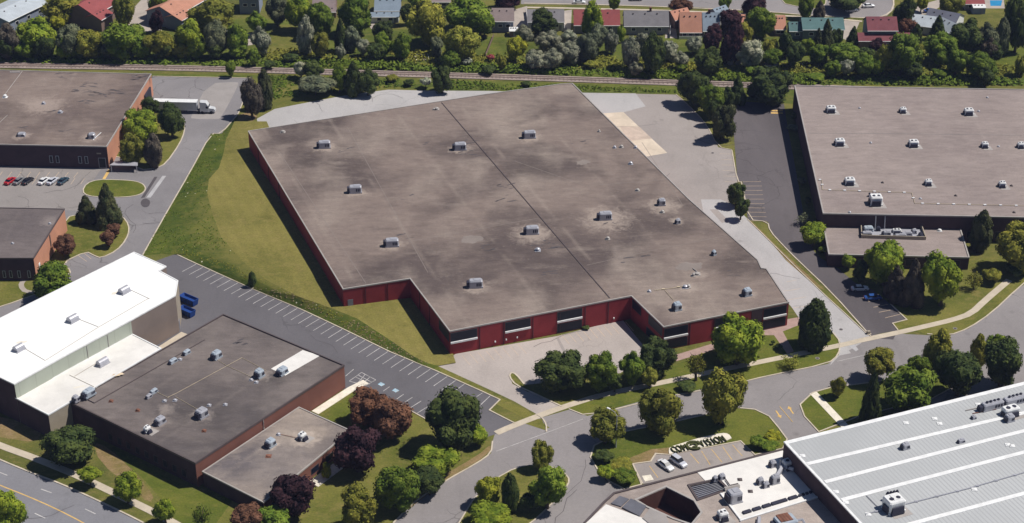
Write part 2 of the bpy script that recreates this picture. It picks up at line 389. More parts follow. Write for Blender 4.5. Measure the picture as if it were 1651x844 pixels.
# main building yards
surf('rear_yard', [(414, 192), (443, 176), (499, 165), (563, 153), (626, 145), (690, 146.5), (790, 147), (880, 150), (900, 300), (430, 260)], .020, M['concrete'])
surf('side_yard', [(900, 149), (1090, 153), (1106, 166), (1138, 199), (1158, 238), (1180, 242), (1189, 294), (1174, 322), (1212, 360), (1150, 430), (900, 300)], .024, M['yard'])
surf('patch_concrete', [(930, 150), (1025, 151), (1041, 172), (1003, 182), (960, 184)], .030, M['concrete'])
surf('dock_slab', [(960, 184), (1005, 181), (1040, 214), (1076, 247), (1020, 257)], .034, M['cream'])
surf('dock_slab', [(1000, 204), (1031, 205), (1051, 224), (1011, 228)], .038, mottled('pinkish_concrete', (.52, .42, .35), .14, .3, 1, .9))
surf('side_driveway', [(1130, 322), (1162, 322), (1180, 330), (1205, 353), (1240, 388), (1267, 420), (1310, 458), (1353, 496), (1404, 543), (1385, 556), (1352, 575), (1338, 590), (1355, 552), (1343, 537), (1330, 520), (1293, 521), (1278, 498), (1255, 470), (1225, 440), (1150, 420)], .028, M['concrete'])
surf('worn_patch', [(1144, 338), (1156, 338), (1176, 357), (1164, 360)], .034, M['yard'])
surf('drive', [(1179, 163), (1264, 168), (1270, 206), (1284, 280), (1298, 360), (1312, 405), (1322, 416), (1350, 432), (1378, 456), (1410, 469), (1436, 491), (1462, 516), (1439, 522), (1448, 533), (1440, 548), (1404, 545), (1340, 471), (1287, 421), (1264, 398), (1241, 373), (1238, 358), (1206, 355), (1197, 293), (1189, 292)], .020, M['dark_asphalt'])
kerb([(1180, 243), (1189, 294), (1197, 294), (1206, 355), (1238, 358), (1241, 373), (1264, 398), (1287, 421), (1340, 471), (1404, 543)])
kerb([(1205, 354), (1240, 388), (1310, 458), (1400, 541)], .25)
kerb([(1436, 491), (1462, 516), (1439, 522), (1448, 533)], smooth=0)
kerb([(1090, 153), (1106, 166), (1138, 199), (1158, 238), (1180, 242)], .25)
surf('dirt_strip', [(1207, 357), (1212, 357), (1250, 395), (1290, 432), (1330, 468), (1322, 466), (1280, 432), (1240, 392)], .014, M['dirt'])
surf('street', [(560, 900), (634, 844), (665, 812), (716, 777), (770, 747), (792, 731), (793, 715), (798, 700), (830, 684), (872, 674), (917, 661), (1042, 645), (1100, 632), (1200, 616), (1231, 608), (1335, 587), (1352, 573), (1400, 545), (1440, 538), (1500, 541), (1529, 542), (1562, 530), (1600, 504), (1640, 466), (1700, 415), (1800, 380), (1900, 500), (1700, 600), (1580, 605), (1480, 622), (1400, 626), (1338, 630), (1310, 634), (1290, 654), (1297, 672), (1320, 698), (1300, 760), (1271, 712), (1255, 690), (1240, 671), (1217, 660), (1187, 657), (1090, 679), (1000, 697), (958, 718), (951, 738), (963, 757), (983, 777), (1008, 790), (1060, 850), (1000, 900)], .012, M['road'])
kerb([(634, 844), (665, 812), (716, 777), (770, 747), (792, 731), (794, 712)])
surf('grass_triangle', [(845, 683), (873, 675), (882, 695)], .03, M['verge'])
kerb([(866, 669), (874, 674), (881, 685), (881, 697)], .35)
surf('front_lot', [(705, 590), (735, 571), (900, 542), (1003, 515), (1036, 556), (1038, 578), (1000, 602), (885, 617), (846, 621), (866, 638), (908, 656), (872, 672), (830, 648), (790, 629)], .022, M['front_lot'])
island([(822, 603), (828, 601), (836, 608), (846, 621), (868, 638), (906, 655), (960, 643), (1075, 611), (1060, 590), (1000, 603), (885, 618), (858, 624), (864, 635), (850, 632), (826, 619)], M['verge'], 0, kerb=False, z=.05)
kerb([(906, 656), (866, 637), (832, 622), (821, 608), (824, 601), (832, 604), (845, 620)], .4)
surf('verge_east', [(1050, 600), (1240, 540), (1290, 520), (1343, 537), (1354, 552), (1352, 573), (1335, 587), (1200, 615), (1042, 645), (947, 671), (905, 657), (1075, 612)], .030, M['green'])
kerb([(1343, 537), (1355, 552), (1352, 573), (1335, 587), (1231, 608), (1200, 616), (1042, 648), (947, 672), (917, 660)])
surf('verge_far_east', [(1409, 540), (1448, 533), (1440, 522), (1462, 516), (1436, 491), (1400, 462), (1378, 440), (1430, 430), (1570, 420), (1660, 400), (1760, 400), (1640, 466), (1600, 504), (1562, 530), (1529, 542), (1500, 541), (1470, 532)], .026, M['verge'])
kerb([(1495, 539), (1529, 542), (1562, 530), (1600, 504), (1640, 466), (1690, 425)])
path([(1627, 452), (1588, 485), (1566, 506), (1537, 516), (1486, 528), (1447, 537), (1389, 549), (1366, 555), (1231, 583), (1151, 599), (1075, 616), (973, 636), (904, 658), (858, 675), (820, 690), (800, 699)], 1.9, .07)
surf('grass_bed', [(985, 640), (1187, 600), (1187, 657), (1090, 679), (1000, 697), (960, 718)], .004, M['verge'])
island([(958, 719), (1000, 698), (1090, 680), (1187, 658), (1217, 661), (1240, 672), (1255, 690), (1269, 709), (1262, 724), (1217, 734), (1194, 712), (1080, 734), (1057, 732), (1049, 745), (1020, 749), (1032, 776), (1034, 782), (1007, 789), (983, 777), (963, 757), (952, 738)], M['green'], 0, z=.04)
surf('dirt_bed', [(1000, 745), (1050, 725), (1080, 722), (1080, 733), (1057, 733), (1049, 745), (1020, 749)], .05, M['dirt'])
island([(1290, 653), (1310, 634), (1338, 626), (1400, 618), (1480, 606), (1560, 612), (1500, 645), (1390, 670), (1320, 697), (1297, 672)], M['green'], 0, z=.05)
surf('rear_parking', [(1500, 645), (1560, 610), (1600, 600), (1800, 560), (1800, 640), (1500, 670)], .018, M['road'])
path([(1311, 634), (1364, 690)], 2.0, .12, 'footpath', 'gravel', 0)
island([(740, 844), (770, 795), (815, 762), (850, 750), (872, 753), (897, 755), (917, 769), (917, 782), (891, 812), (850, 850), (790, 880), (720, 880)], M['verge'], 1)
surf('sign_parking', [(1020, 749), (1049, 745), (1057, 733), (1080, 734), (1194, 712), (1218, 734), (1160, 760), (1036, 781)], .06, M['yard'])
kerb([(1036, 781), (1020, 749), (1049, 745), (1057, 733), (1080, 734), (1194, 712), (1218, 735)], .3, .2, 0)
# central parking lot
surf('parking_lot', [(240, 425), (283, 410), (317, 426), (410, 467.5), (486, 499.5), (556, 532.5), (630, 568.5), (703, 598.5), (777, 631.5), (806, 645), (789, 662), (832, 682), (800, 700), (786, 705), (740, 705), (686, 676), (668, 666), (646, 654), (620, 640), (556, 628), (480, 640), (250, 585), (225, 545)], .022, M['parking'])
kerb([(283, 410), (317, 426), (410, 467.5), (486, 499.5), (556, 532.5), (630, 568.5), (703, 598.5), (777, 631.5), (806, 645), (789, 662), (830, 683)], smooth=0)
kerb([(646, 654), (686, 676), (740, 706)], smooth=0)
surf('lawn_centre', [(556, 628), (646, 654), (740, 706), (786, 706), (790, 733), (716, 777), (665, 812), (600, 870), (330, 870), (380, 800), (480, 700)], .012, M['verge'])
surf('green_patch', [(513, 668), (600, 620), (655, 690), (560, 760)], .020, M['green'], 1)
path([(508, 666), (566, 628), (590, 616)], 2.2, .10, 'footpath', 'gravel', 0)
path([(255, 566), (298, 538)], 2.4, .10, 'footpath', 'sidewalk', 0)
path([(545, 752), (505, 782)], 3.0, .12, 'footpath', 'gravel', 0)
surf('sandy_edge', [(793, 715), (791, 731), (716, 777), (640, 836), (700, 775), (770, 735)], .018, M['dirt'], 1)
# arterial
surf('arterial_road', [(-200, 665), (0, 742), (51, 763), (102, 782), (163, 810), (229, 842), (330, 900), (100, 1000), (-400, 900)], .012, M['arterial'])
kerb([(-60, 715), (0, 742), (51, 763), (102, 782), (163, 810), (229, 842), (280, 870)], .4)
path([(-60, 694), (0, 719), (61, 741), (127, 768), (204, 805), (255, 830), (300, 855)], 2.0, .09)
surf('bare_bank', [(-40, 665), (20, 676), (70, 690), (60, 715), (0, 705), (-40, 700)], .014, M['dirt'], 1)
surf('bare_bank', [(150, 712), (175, 722), (215, 760), (250, 800), (240, 812), (215, 790), (160, 745)], .014, M['dirt'], 1)
surf('green_bank', [(170, 715), (230, 750), (330, 800), (400, 800), (360, 850), (290, 850), (250, 790)], .010, M['green'], 1)
# entrance pavers
surf('paver_walk', [(1085, 574), (1180, 545), (1240, 520), (1288, 512), (1292, 523), (1262, 535), (1280, 567), (1269, 571), (1248, 541), (1230, 541), (1180, 556), (1090, 583)], .045, M['pink_brick'])
# background streets and drives
surf('street', [(840, -30), (840, 7), (1000, 9), (1120, 12), (1240, 19), (1300, 24), (1340, 26), (1400, 30), (1430, 26), (1442, 14), (1440, 0), (1425, -30)], .016, M['road'])
island([(1338, -20), (1336, 0), (1342, 12), (1370, 18), (1390, 12), (1398, -20)], M['green'], 1)
island([(1262, -20), (1258, 5), (1290, 12), (1330, 16), (1334, -20)], M['green'], 1)
kerb([(845, 6), (1000, 9), (1120, 13.5), (1240, 19.5), (1300, 25), (1340, 27), (1400, 30), (1426, 27), (1441, 15), (1440, -10)], .6)
path([(850, 12.5), (1000, 15.5), (1120, 19), (1240, 25), (1330, 29), (1390, 35)], 1.3, .1)
for q in ([(815, 20), (850, 10), (852, 40), (832, 62), (822, 60)], [(908, 18), (922, 16), (920, 55), (908, 52)], [(1078, 18), (1086, 18), (1092, 62), (1072, 62)], [(1362, 32), (1386, 36), (1372, 68), (1352, 60)], [(1470, 12), (1520, -2), (1520, 8), (1500, 22), (1475, 27)],
          [(180, 52), (246, -20), (262, -20), (250, 25), (262, 52)], [(-40, 20), (40, -30), (10, -30), (-80, 0)], [(394, 55), (412, 52), (412, 72), (398, 74)], [(593, 30), (606, 30), (602, 52), (594, 40)]):
    surf('driveway', q, .024, M['driveway'])
surf('pool_deck', [(1588, -5), (1618, -5), (1620, 14), (1586, 14)], .03, M['driveway'])
surf('pool_water', [(1596, 1), (1616, 1), (1614, 10), (1597, 10)], .05, plain('pool_water', (.03, .25, .48), .15, .5))
surf('yard_grass', [(1486, 84), (1520, 84), (1620, 82), (1700, 80), (1700, 125), (1486, 120)], .012, M['green'])
surf('yard_grass', [(440, 40), (480, 40), (485, 88), (430, 88)], .012, M['verge'])
# railway
TRK = [(-200, 102.5), (0, 106.3), (240, 109.5), (420, 114), (620, 119.5), (830, 125.5), (1092, 134.5), (1176, 137), (1400, 145), (1700, 157)]
trk = chaikin(GP(TRK), 2, False)
b = MB(); b.ribbon(trk, 4.7, .0, .22); b.build('ballast', M['ballast'])["kind"] = 'structure'
# ---------------------------------------------------------------- road markings
def seg(mb, a, b, w=.14, z=.032):
    A, B = G(*a), G(*b); mb.ribbon([A, B], w, z)
def walk(px, step):
    P = GP(px); L = [0]
    for a, b in zip(P, P[1:]): L.append(L[-1] + (b - a).length)
    out = []; t = 0
    while t <= L[-1]:
        k = min(max(j for j in range(len(L)) if L[j] <= t), len(P) - 2)
        f = (t - L[k]) / (L[k + 1] - L[k]); out.append(P[k].lerp(P[k + 1], f)); t += step
    return out
mk = MB()
line = [(317, 426), (410, 468), (486, 500), (556, 533), (630, 569), (703, 599), (777, 632)]
tot = sum((b - a).length for a, b in zip(GP(line), GP(line)[1:])); stp = tot / 37
dv = G(660, 544) - G(681.6, 530)
for p in walk(line, stp)[:-1]:
    mk.ribbon([p, p + dv], .15, .034)
for a, b in (((693, 654), (672, 667)), ((679, 647), (657, 661)), ((665, 641), (647, 653)), ((651, 636), (638, 645)), ((778, 634), (757, 647)), ((790, 639), (772, 656)), ((570, 596), (557, 607)),
             ((583, 601), (606, 613)), ((606, 613), (590, 622)), ((590, 622), (563, 615)), ((563, 615), (583, 601)), ((589, 604), (577, 618)), ((577, 605), (600, 617)), ((573, 608), (596, 620)), ((597, 608), (583, 620)), ((628, 624), (618, 631))):
    seg(mk, a, b, .15, .034)
mk.build('road_markings', M['paint'])["kind"] = 'structure'
mb = MB()
for cx, cy in ((615, 620), (638, 630)):
    q = [G(cx - 6, cy), G(cx - 1, cy - 3.4), G(cx + 6, cy), G(cx, cy + 3.4)]; mb.poly([v + Vector((0, 0, .034)) for v in ccw(q)])
mb.build('parking_symbol_ground', M['paint_blue'])["kind"] = 'structure'
mb = MB()
for cx, cy in ((615, 620), (638, 630)):
    c = G(cx, cy) + Vector((0, 0, .04))
    mb.ribbon([c + Vector((.45 * math.cos(a), .45 * math.sin(a) - .15, 0)) for a in [R(x) for x in range(-200, 60, 20)]], .13, .042)
    mb.ribbon([c + Vector((-.1, .75, 0)), c + Vector((-.05, .1, 0)), c + Vector((.4, .1, 0)), c + Vector((.6, -.5, 0))], .13, .044)
mb.build('wheelchair_symbol', M['paint'])["kind"] = 'structure'
mb = MB()
for i in range(14): x = 4 + i * 15.2; seg(mb, (x, 277 + 0.2 * i), (x - 7, 287), .13, .034) if i < 9 else None
for i in range(9): x = 12 + i * 15.6; seg(mb, (x, 287.6), (x - 7, 297.5), .13, .036)
for i in range(6): a = (118 + i * 9, 413 - i * 4.2); seg(mb, (a[0] + 6, a[1] - 2), (a[0] + 22 - i * 2, a[1] + 9), .13, .024) if i < 3 else None
for k in range(6): x = 1180 + k * 1.7; y = 249 + k * 9; seg(mb, (x + 1, y), (x - 20, y - .6), .12, .040)
for k in range(10):
    y = 293.5 + k * 7; x = 1198 + k * 1.1; seg(mb, (x, y), (x + 29, y - .3 + k * .1), .13, .032)
for a, b in (((1391, 481), (1404, 478)), ((1400, 487), (1412, 484)), ((1408, 496), (1432, 491)), ((1417, 504), (1440, 499.5)), ((1427, 513), (1452, 507))): seg(mb, a, b, .14, .032)
for k in range(10): x = 905 + k * 11.5; y = 540 - k * 2.3; seg(mb, (x, y), (x + 13, y + 15), .12, .032)
for k in range(8): x = 745 + k * 13; y = 574 - k * 2.6; seg(mb, (x, y), (x + 13, y + 15), .10, .032)
for a, b in (((1263, 470), (1290, 466)), ((1271, 484), (1300, 479)), ((1278, 497), (1305, 493)), ((1268, 455), (1284, 452))): seg(mb, a, b, .12, .036)
mb.build('road_markings', M['paint_tan'])["kind"] = 'structure'
mb = MB()
for a, b in (((1047, 752), (1061, 771)), ((1113, 732), (1127, 748)), ((1131, 728), (1145, 750)), ((1147, 725), (1164, 746)), ((1165, 721), (1180, 742)), ((1181, 718), (1197, 736)), ((1257, 656), (1278, 681))): seg(mb, a, b, .15, .072)
for (cx, cy, s) in ((1254, 667, -1), (1276, 663, 1)):   # arrows on the driveway
    a, b = G(cx - 3, cy - 4.5), G(cx + 3, cy + 4.5)
    if s > 0: a, b = b, a
    mb.ribbon([a, b], .35, .04); d = (b - a).normalized(); n_ = Vector((-d.y, d.x, 0))
    mb.poly([v + Vector((0, 0, .042)) for v in ccw([b + d * .9, b + n_ * .6 - d * .3, b - n_ * .6 - d * .3])])
pts = GP([(-60, 757), (0, 783), (41, 799), (89, 820), (134, 843), (180, 870)]); mb.ribbon(chaikin(pts, 1, False), .30, .03)
for q in ([(174, 274), (179, 274), (170, 289), (165, 289)], [(1242, 178), (1262, 178), (1262, 180), (1242, 180)], [(1243, 181.5), (1262, 181.8), (1262, 184), (1243, 183.6)]): mb.poly([v + Vector((0, 0, .044)) for v in ccw(GP(q))])
mb.build('road_markings', M['paint_yellow'])["kind"] = 'structure'
mb = MB()
for a, b in (((-8, 759), (12, 767)), ((66, 789), (83, 795)), ((137, 821), (154, 829)), ((56, 828), (73, 836)), ((-30, 800), (-12, 806))): seg(mb, a, b, .22, .03)
seg(mb, (800, 728), (860, 706), .12, .03); seg(mb, (860, 706), (940, 676), .12, .03)
seg(mb, (1350, 583), (1420, 567), .12, .03)
mb.build('road_markings', M['paint'])["kind"] = 'structure'
surf('asphalt_patch', [(262, 284), (268, 284), (243, 319), (236, 319)], .030, M['patch_light'])
surf('asphalt_patch', [(249, 285.5), (254, 285.5), (233, 319), (227, 320)], .030, M['patch_dark'])
surf('asphalt_patch', [(229, 322), (236, 320), (243, 325), (240, 334), (231, 335), (226, 329)], .032, M['patch_dark'], 1)
surf('asphalt_patch', [(897, 546), (901, 545), (916, 574), (911, 575)], .034, M['yard'])
surf('asphalt_patch', [(1366, 556), (1376, 554), (1384, 564), (1380, 567)], .03, M['patch_light'])
surf('asphalt_patch', [(1357, 563), (1366, 562), (1372, 570), (1352, 574)], .03, M['concrete'])
surf('asphalt_patch', [(1035, 768), (1049, 766), (1054, 774), (1040, 777)], .075, M['gravel'])
# hairline cracks in the asphalt
mb = MB(); rnd = random.Random(5)
for x, y, n in ((215, 330, 7), (230, 360, 8), (190, 372, 6), (240, 345, 6), (70, 312, 7), (30, 345, 6), (120, 305, 5), (930, 790, 6), (905, 800, 6), (1230, 240, 9), (1250, 300, 8), (1120, 220, 7), (1080, 280, 6), (600, 165, 7), (520, 180, 6), (920, 570, 7), (860, 560, 6), (1060, 200, 6), (500, 540, 5), (120, 815, 5), (1290, 450, 6)):
    p = G(x, y); a = rnd.uniform(0, 6.28); P = [p.copy()]
    for i in range(n): a += rnd.uniform(-.6, .6); p = p + Vector((math.cos(a), math.sin(a), 0)) * rnd.uniform(1.5, 3.5); P.append(p.copy())
    mb.ribbon(P, rnd.uniform(.06, .14), .046)
mb.build('cracks', M['patch_dark'])["kind"] = 'structure'
# ================================================================ BUILDINGS
M['glass'] = plain('dark_glass', (.008, .010, .020), .35, .25, 0, .2)
M['sill'] = plain('white_sill', (.75, .75, .76), .5)
M['red_wall'] = mottled('red_painted_block', (.27, .036, .040), .16, .15, 2, .7)
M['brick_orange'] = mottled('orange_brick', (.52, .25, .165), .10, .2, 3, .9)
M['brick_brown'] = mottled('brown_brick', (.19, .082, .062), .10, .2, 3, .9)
M['brick_dark'] = mottled('dark_brick', (.070, .044, .050), .15, .3, 3, .9)  # darker brick putting shade into sunless walls; also colours a panel and downpipes
M['block_tan'] = mottled('tan_block', (.34, .29, .23), .1, .3, 3, .9)
M['taupe'] = mottled('taupe_block', (.24, .19, .165), .08, .2, 3, .9)
M['sage'] = lines_mat('sage_siding', (.40, .43, .36), (.34, .36, .30), 0, 3.0, .12, .05)
M['trim_pale'] = plain('pale_metal_coping', (.36, .33, .31), .5, .4)
M['trim_dark'] = plain('dark_metal_coping', (.09, .07, .07), .5, .4)
M['trim_white'] = plain('white_metal_coping', (.75, .75, .75), .5, .4)
M['unit_grey'] = plain('galvanised_metal', (.40, .40, .44), .45, .4, .2)
M['unit_white'] = plain('white_enamel_metal', (.72, .72, .72), .45, .4)
M['unit_blue'] = plain('pale_blue_metal', (.42, .47, .53), .4, .4, .2)
M['unit_dark'] = plain('dark_louvre', (.03, .03, .05), .6, .3)
M['pipe_y'] = plain('cream_gas_pipe', (.52, .43, .30), .6)
M['rust'] = plain('rusty_metal', (.20, .09, .06), .8, .2, 0, .3)
M['door'] = plain('grey_door', (.22, .22, .26), .5)
def roof_mat(name, c, dark, light, rot, seam=22, halos=(), zr=7.0, streaks=.5, k=1.0, seamw=.5):
    n = N(name, .92, .12); p0 = n.pos(); p = n.pos(rot)
    a = n.noise(p, .030, 4, .55, .3); b = n.noise(n.pos(rot, (1, .45, 1)), .05, 5, .55, 0)
    f = n.noise(n.pos(rot, (.5, 1.5, 1)), .42, 5, .7); g = n.noise(p0, 3.2, 3, .7); m_ = n.noise(n.pos(rot, (.45, 1, 1), loc=(9, 4, 0)), .16, 5, .65)
    col = n.mix(n.ramp(a, [(.38, 1.0), (.56, 0.0)]), c, dark)
    col = n.mix(n.math('MULTIPLY', n.ramp(b, [(.48, 0.0), (.66, 1.0)]), streaks * .9), col, light)
    col = n.mix(n.ramp(n.noise(n.pos(rot, loc=(70, 20, 0)), .042, 4, .55, .2), [(.54, 0.0), (.68, .75 * k)]), col, sc(dark, .80))
    col = n.mix(n.ramp(m_, [(.54, 0.0), (.74, .55)]), col, sc(light, .95)); col = n.mix(n.ramp(m_, [(.26, .5), (.44, 0.0)]), col, sc(dark, .85))
    x, y = n.sep(p)[0], n.sep(p)[1]
    tri = n.math('ABSOLUTE', n.math('SUBTRACT', n.math('FRACT', n.math('DIVIDE', n.math('ADD', x, 1000), seam)), .5))
    s1 = n.ramp(n.math('DIVIDE', tri, seamw * 2 / seam), [(0.0, 1.0), (1.0, 0.0)])
    s1 = n.math('MULTIPLY', s1, n.ramp(n.noise(p, .09, 4, .6), [(.40, 0.0), (.65, .40)]))
    col = n.mix(s1, col, light)
    col = n.mix(.50, col, n.ramp(f, [(.3, .70), (.7, 1.26)]), 'MULTIPLY')
    v1 = n.noise(n.pos(rot, (.7, 1.2, 1), loc=(3, 8, 0)), .9, 4, .7)
    col = n.mix(n.ramp(v1, [(.60, 0.0), (.72, .35)]), col, light); col = n.mix(n.ramp(v1, [(.28, .40), (.36, 0.0)]), col, sc(dark, .8))
    col = n.mix(.5, col, n.ramp(g, [(.25, .66), (.75, 1.3)]), 'MULTIPLY')
    acc = None
    for (hx, hy, rr) in halos:
        q = G(hx, hy, zr); vd = n.t.nodes.new("ShaderNodeVectorMath"); vd.operation = 'DISTANCE'
        n.l(p0, vd.inputs[0]); vd.inputs[1].default_value = (q.x, q.y, q.z)
        e = n.math('SUBTRACT', 1.0, n.math('DIVIDE', vd.outputs["Value"], rr)); e = n.math('MAXIMUM', e, 0.0)
        acc = e if acc is None else n.math('MAXIMUM', acc, e)
    if acc is not None:
        h = n.math('ADD', acc, n.math('MULTIPLY', n.math('SUBTRACT', n.noise(p0, .45, 5, .7, 1.0), .5), 1.5))
        col = n.mix(n.ramp(h, [(.34, 0.0), (.75, .75)]), col, sc(light, 1.12))
    return n.out(col)
def building(name, label, roof_px, h, wall_mats, roof, trim, cat='building', lip=.18, lipw=.24, edge=None, ground_z=0.0):
    """walls + roof slab + coping. edge: {edge index: material index}"""
    pts = GP(roof_px, h)
    if area2(pts) < 0: raise Exception('order ' + name)
    base = sum(pts, Vector()) / len(pts); base.z = 0
    e = empty(name, base, 0, label, cat)
    wm = wall_mats if isinstance(wall_mats, list) else [wall_mats]
    w_ = MB(); n = len(pts)
    for i in range(n):
        a, b_ = pts[i], pts[(i + 1) % n]
        w_.face([(a.x, a.y, ground_z), (b_.x, b_.y, ground_z), (b_.x, b_.y, h - .02), (a.x, a.y, h - .02)], (edge or {}).get(i, 0))
    w_.build('wall', wm, e)
    r_ = MB(); inn = offset(pts, .12); r_.poly([Vector((p.x, p.y, h)) for p in inn]); ro = r_.build('roof', roof, e)
    t_ = MB(); o1 = offset(pts, -.08); o2 = offset(pts, lipw)
    for i in range(n):
        j = (i + 1) % n; U = lambda p, z: (p.x, p.y, z)
        t_.face([U(o1[i], h - .20), U(o1[j], h - .20), U(o1[j], h + lip), U(o1[i], h + lip)])
        t_.face([U(o1[i], h + lip), U(o1[j], h + lip), U(o2[j], h + lip), U(o2[i], h + lip)])
        t_.face([U(o2[j], h - .05), U(o2[i], h - .05), U(o2[i], h + lip), U(o2[j], h + lip)])
        t_.face([U(o1[j], h - .20), U(o1[i], h - .20), U(pts[i], h - .20), U(pts[j], h - .20)])
    t_.build('coping', trim, e)
    e_pts[e.name] = (pts, h)
    return e
e_pts = {}
def on_wall(e, i, t0, t1, z0, z1, name, mat, depth=.08, child=None, label=None):
    """a panel on wall i; t from 0 to 1 along that wall"""
    pts, h = e_pts[e.name]; a, b_ = pts[i], pts[(i + 1) % len(pts)]
    d = (b_ - a); d.z = 0; L = d.length; d.normalize(); nn = Vector((d.y, -d.x, 0))
    c = a + d * L * (t0 + t1) / 2; mb = MB()
    mb.box((c.x + nn.x * depth / 2, c.y + nn.y * depth / 2, (z0 + z1) / 2), (L * abs(t1 - t0), depth, z1 - z0), math.atan2(d.y, d.x))
    o = mb.build(name, mat, e)
    if child:      # glass pane standing inside its frame
        cm = MB(); m_ = .12
        cm.box((c.x + nn.x * (depth + .015), c.y + nn.y * (depth + .015), (z0 + z1) / 2), (L * abs(t1 - t0) - 2 * m_, .03, z1 - z0 - 2 * m_), math.atan2(d.y, d.x))
        po = MB(); pane = cm.build('pane', M[child], None); pane.parent = o; pane.location = (0, 0, 0)
        off = world_loc(e)
        for v in pane.data.vertices: v.co -= off
    if label: o['label'] = label
    return o
def window(e, i, t0, t1, z0, z1, frame='trim_dark'): return on_wall(e, i, t0, t1, z0, z1, 'window', M[frame], .08, 'glass')
def unit(e, px, py, z, size, rz, style='grey', name='rooftop_unit'):
    s_ = ppm(px, py, z); c = G(px, py, z + size[2] * .5); wx, wy, wz = size
    mb = MB(); c = Vector((c.x, c.y, z))
    mat = {'grey': 'unit_grey', 'white': 'unit_white', 'blue': 'unit_blue', 'dark': 'unit_dark', 'duct': 'unit_grey'}[style]
    rot = Matrix.Rotation(rz, 3, 'Z'); W = lambda x, y, zz: c + rot @ Vector((x, y, zz))
    if style == 'duct':     # rounded cowl on a curb
        mb.box(W(0, 0, .15), (wx * 1.15, wy * 1.15, .3), rz)
        n = 8; r = wz * .62
        prof = [(-wy / 2 + wy * (.5 - .5 * math.cos(math.pi * k / n)), .3 + (wz - .3) * math.sin(math.pi * k / n)) for k in range(n + 1)]
        for k in range(n): mb.face([W(-wx / 2, *prof[k]), W(wx / 2, *prof[k]), W(wx / 2, *prof[k + 1]), W(-wx / 2, *prof[k + 1])])
        mb.face([W(wx / 2, *q) for q in prof]); mb.face([W(-wx / 2, *q) for q in reversed(prof)])
    else:
        mb.box(W(0, 0, .2), (wx * 1.04, wy * 1.04, .4), rz)
        mb.box(W(0, 0, .4 + (wz - .4) / 2), (wx, wy, wz - .4), rz, bev=min(.3, wz * .18))
        mb.box(W(wx * .12, wy * .05, wz + .05), (wx * .5, wy * .6, .1), rz)
    o = mb.build(name, M[mat], e)
    def sub(m, nm, mt):
        q = m.build(nm, M[mt], None); q.parent = o
        off = world_loc(e)
        for v in q.data.vertices: v.co -= off
        return q
    if style in ('grey', 'blue'):
        h_ = MB(); x0 = -wx / 2
        h_.face([W(x0 - .02, -wy * .42, .5), W(x0 - .02, wy * .42, .5), W(x0 - .02, wy * .42, wz * .85), W(x0 - .02, -wy * .42, wz * .85)][::-1])
        h_.box(W(x0 - wx * .09, 0, wz * .48), (wx * .18, wy * .8, wz * .62), rz, taper=.1); sub(h_, 'hood', 'unit_dark')
        l_ = MB()
        for k in range(3): l_.box(W(wx * (.08 + .14 * k), -wy / 2 - .02, wz * .5), (wx * .09, .05, wz * .4), rz)
        sub(l_, 'louvre', 'unit_dark')
    if style == 'white':
        f_ = MB(); f_.box(W(-wx * .05, -wy * .5 - .35, wz * .36), (wx * .78, .7, wz * .6), rz, taper=.18); f_.box(W(-wx * .5 - .2, -wy * .1, wz * .33), (.4, wy * .6, wz * .55), rz, taper=.1); sub(f_, 'hood', 'unit_dark')
        for k in (-1, 1):
            g_ = MB(); cc = W(k * wx * .2, -wy * .06, wz + .13)
            n = 12; ring = [cc + Vector((math.cos(2 * math.pi * q / n), math.sin(2 * math.pi * q / n), 0)) * wx * .13 for q in range(n)]
            g_.tube([cc - Vector((0, 0, .12)), cc], wx * .13, 10); sub(g_, 'fan', 'unit_dark')
    if style in ('white',):
        pd = MB(); pd.poly([W(x, y, .03) for x, y in ((-wx * .4, -wy * .5 - 1.5), (wx * .5 + 1.0, -wy * .5 - 1.5), (wx * .5 + .8, wy * .3), (-wx * .4, wy * .3))]); sub(pd, 'flashing', 'trim_pale')
    return o
def vent(e, px, py, z, r=.45, h=.8, mat='unit_grey', name='roof_vent'):
    c = G(px, py, z + h * .5); mb = MB(); c.z = z
    mb.tube([c, c + Vector((0, 0, h * .6))], r * .6, 8); mb.tube([c + Vector((0, 0, h * .6)), c + Vector((0, 0, h * .75)), c + Vector((0, 0, h))], [r, r, r * .4], 9)
    mb.box(c + Vector((0, 0, .06)), (r * 2.6, r * 2.6, .12)); return mb.build(name, M[mat], e)
def decal(e, px, z, mat, name='roof_patch', d=.02):
    mb = MB(); mb.prism(GP(px, z), z, z + d); return mb.build(name, M[mat], e)
def pipe(e, px, z, name='gas_pipe', mat='pipe_y', r=.13, posts=0, h=.16):
    P = GP(px, z + h); mb = MB()
    for a, b_ in zip(P, P[1:]): mb.tube([a, b_], r, 5)
    o = mb.build(name, M[mat], e)
    if posts:
        off = world_loc(e)
        for a, b_ in zip(P, P[1:]):
            n = max(1, int((b_ - a).length / posts))
            for k in range(n):
                q = a.lerp(b_, (k + .5) / n); sm_ = MB(); sm_.box((q.x, q.y, z + .14), (.75, .45, .28)); s2 = sm_.build('pipe_support', M['sill' if e.name[:4] == 'grey' else mat], None); s2.parent = o
                for v in s2.data.vertices: v.co -= off
    return o
def stain(e, px, py, z, rx, ry, rot, mat='stain', seed=0):
    r_ = random.Random(seed); c = G(px, py, z); n = 18; pts = []
    for j in range(n):
        a = 2 * math.pi * j / n; k = r_.uniform(.65, 1.1); v = Vector((math.cos(a) * rx * k, math.sin(a) * ry * k, 0)); v.rotate(Matrix.Rotation(rot, 3, 'Z')); pts.append(c + v + Vector((0, 0, .015)))
    mb = MB(); mb.poly(pts); return mb.build('stain', M[mat], e)
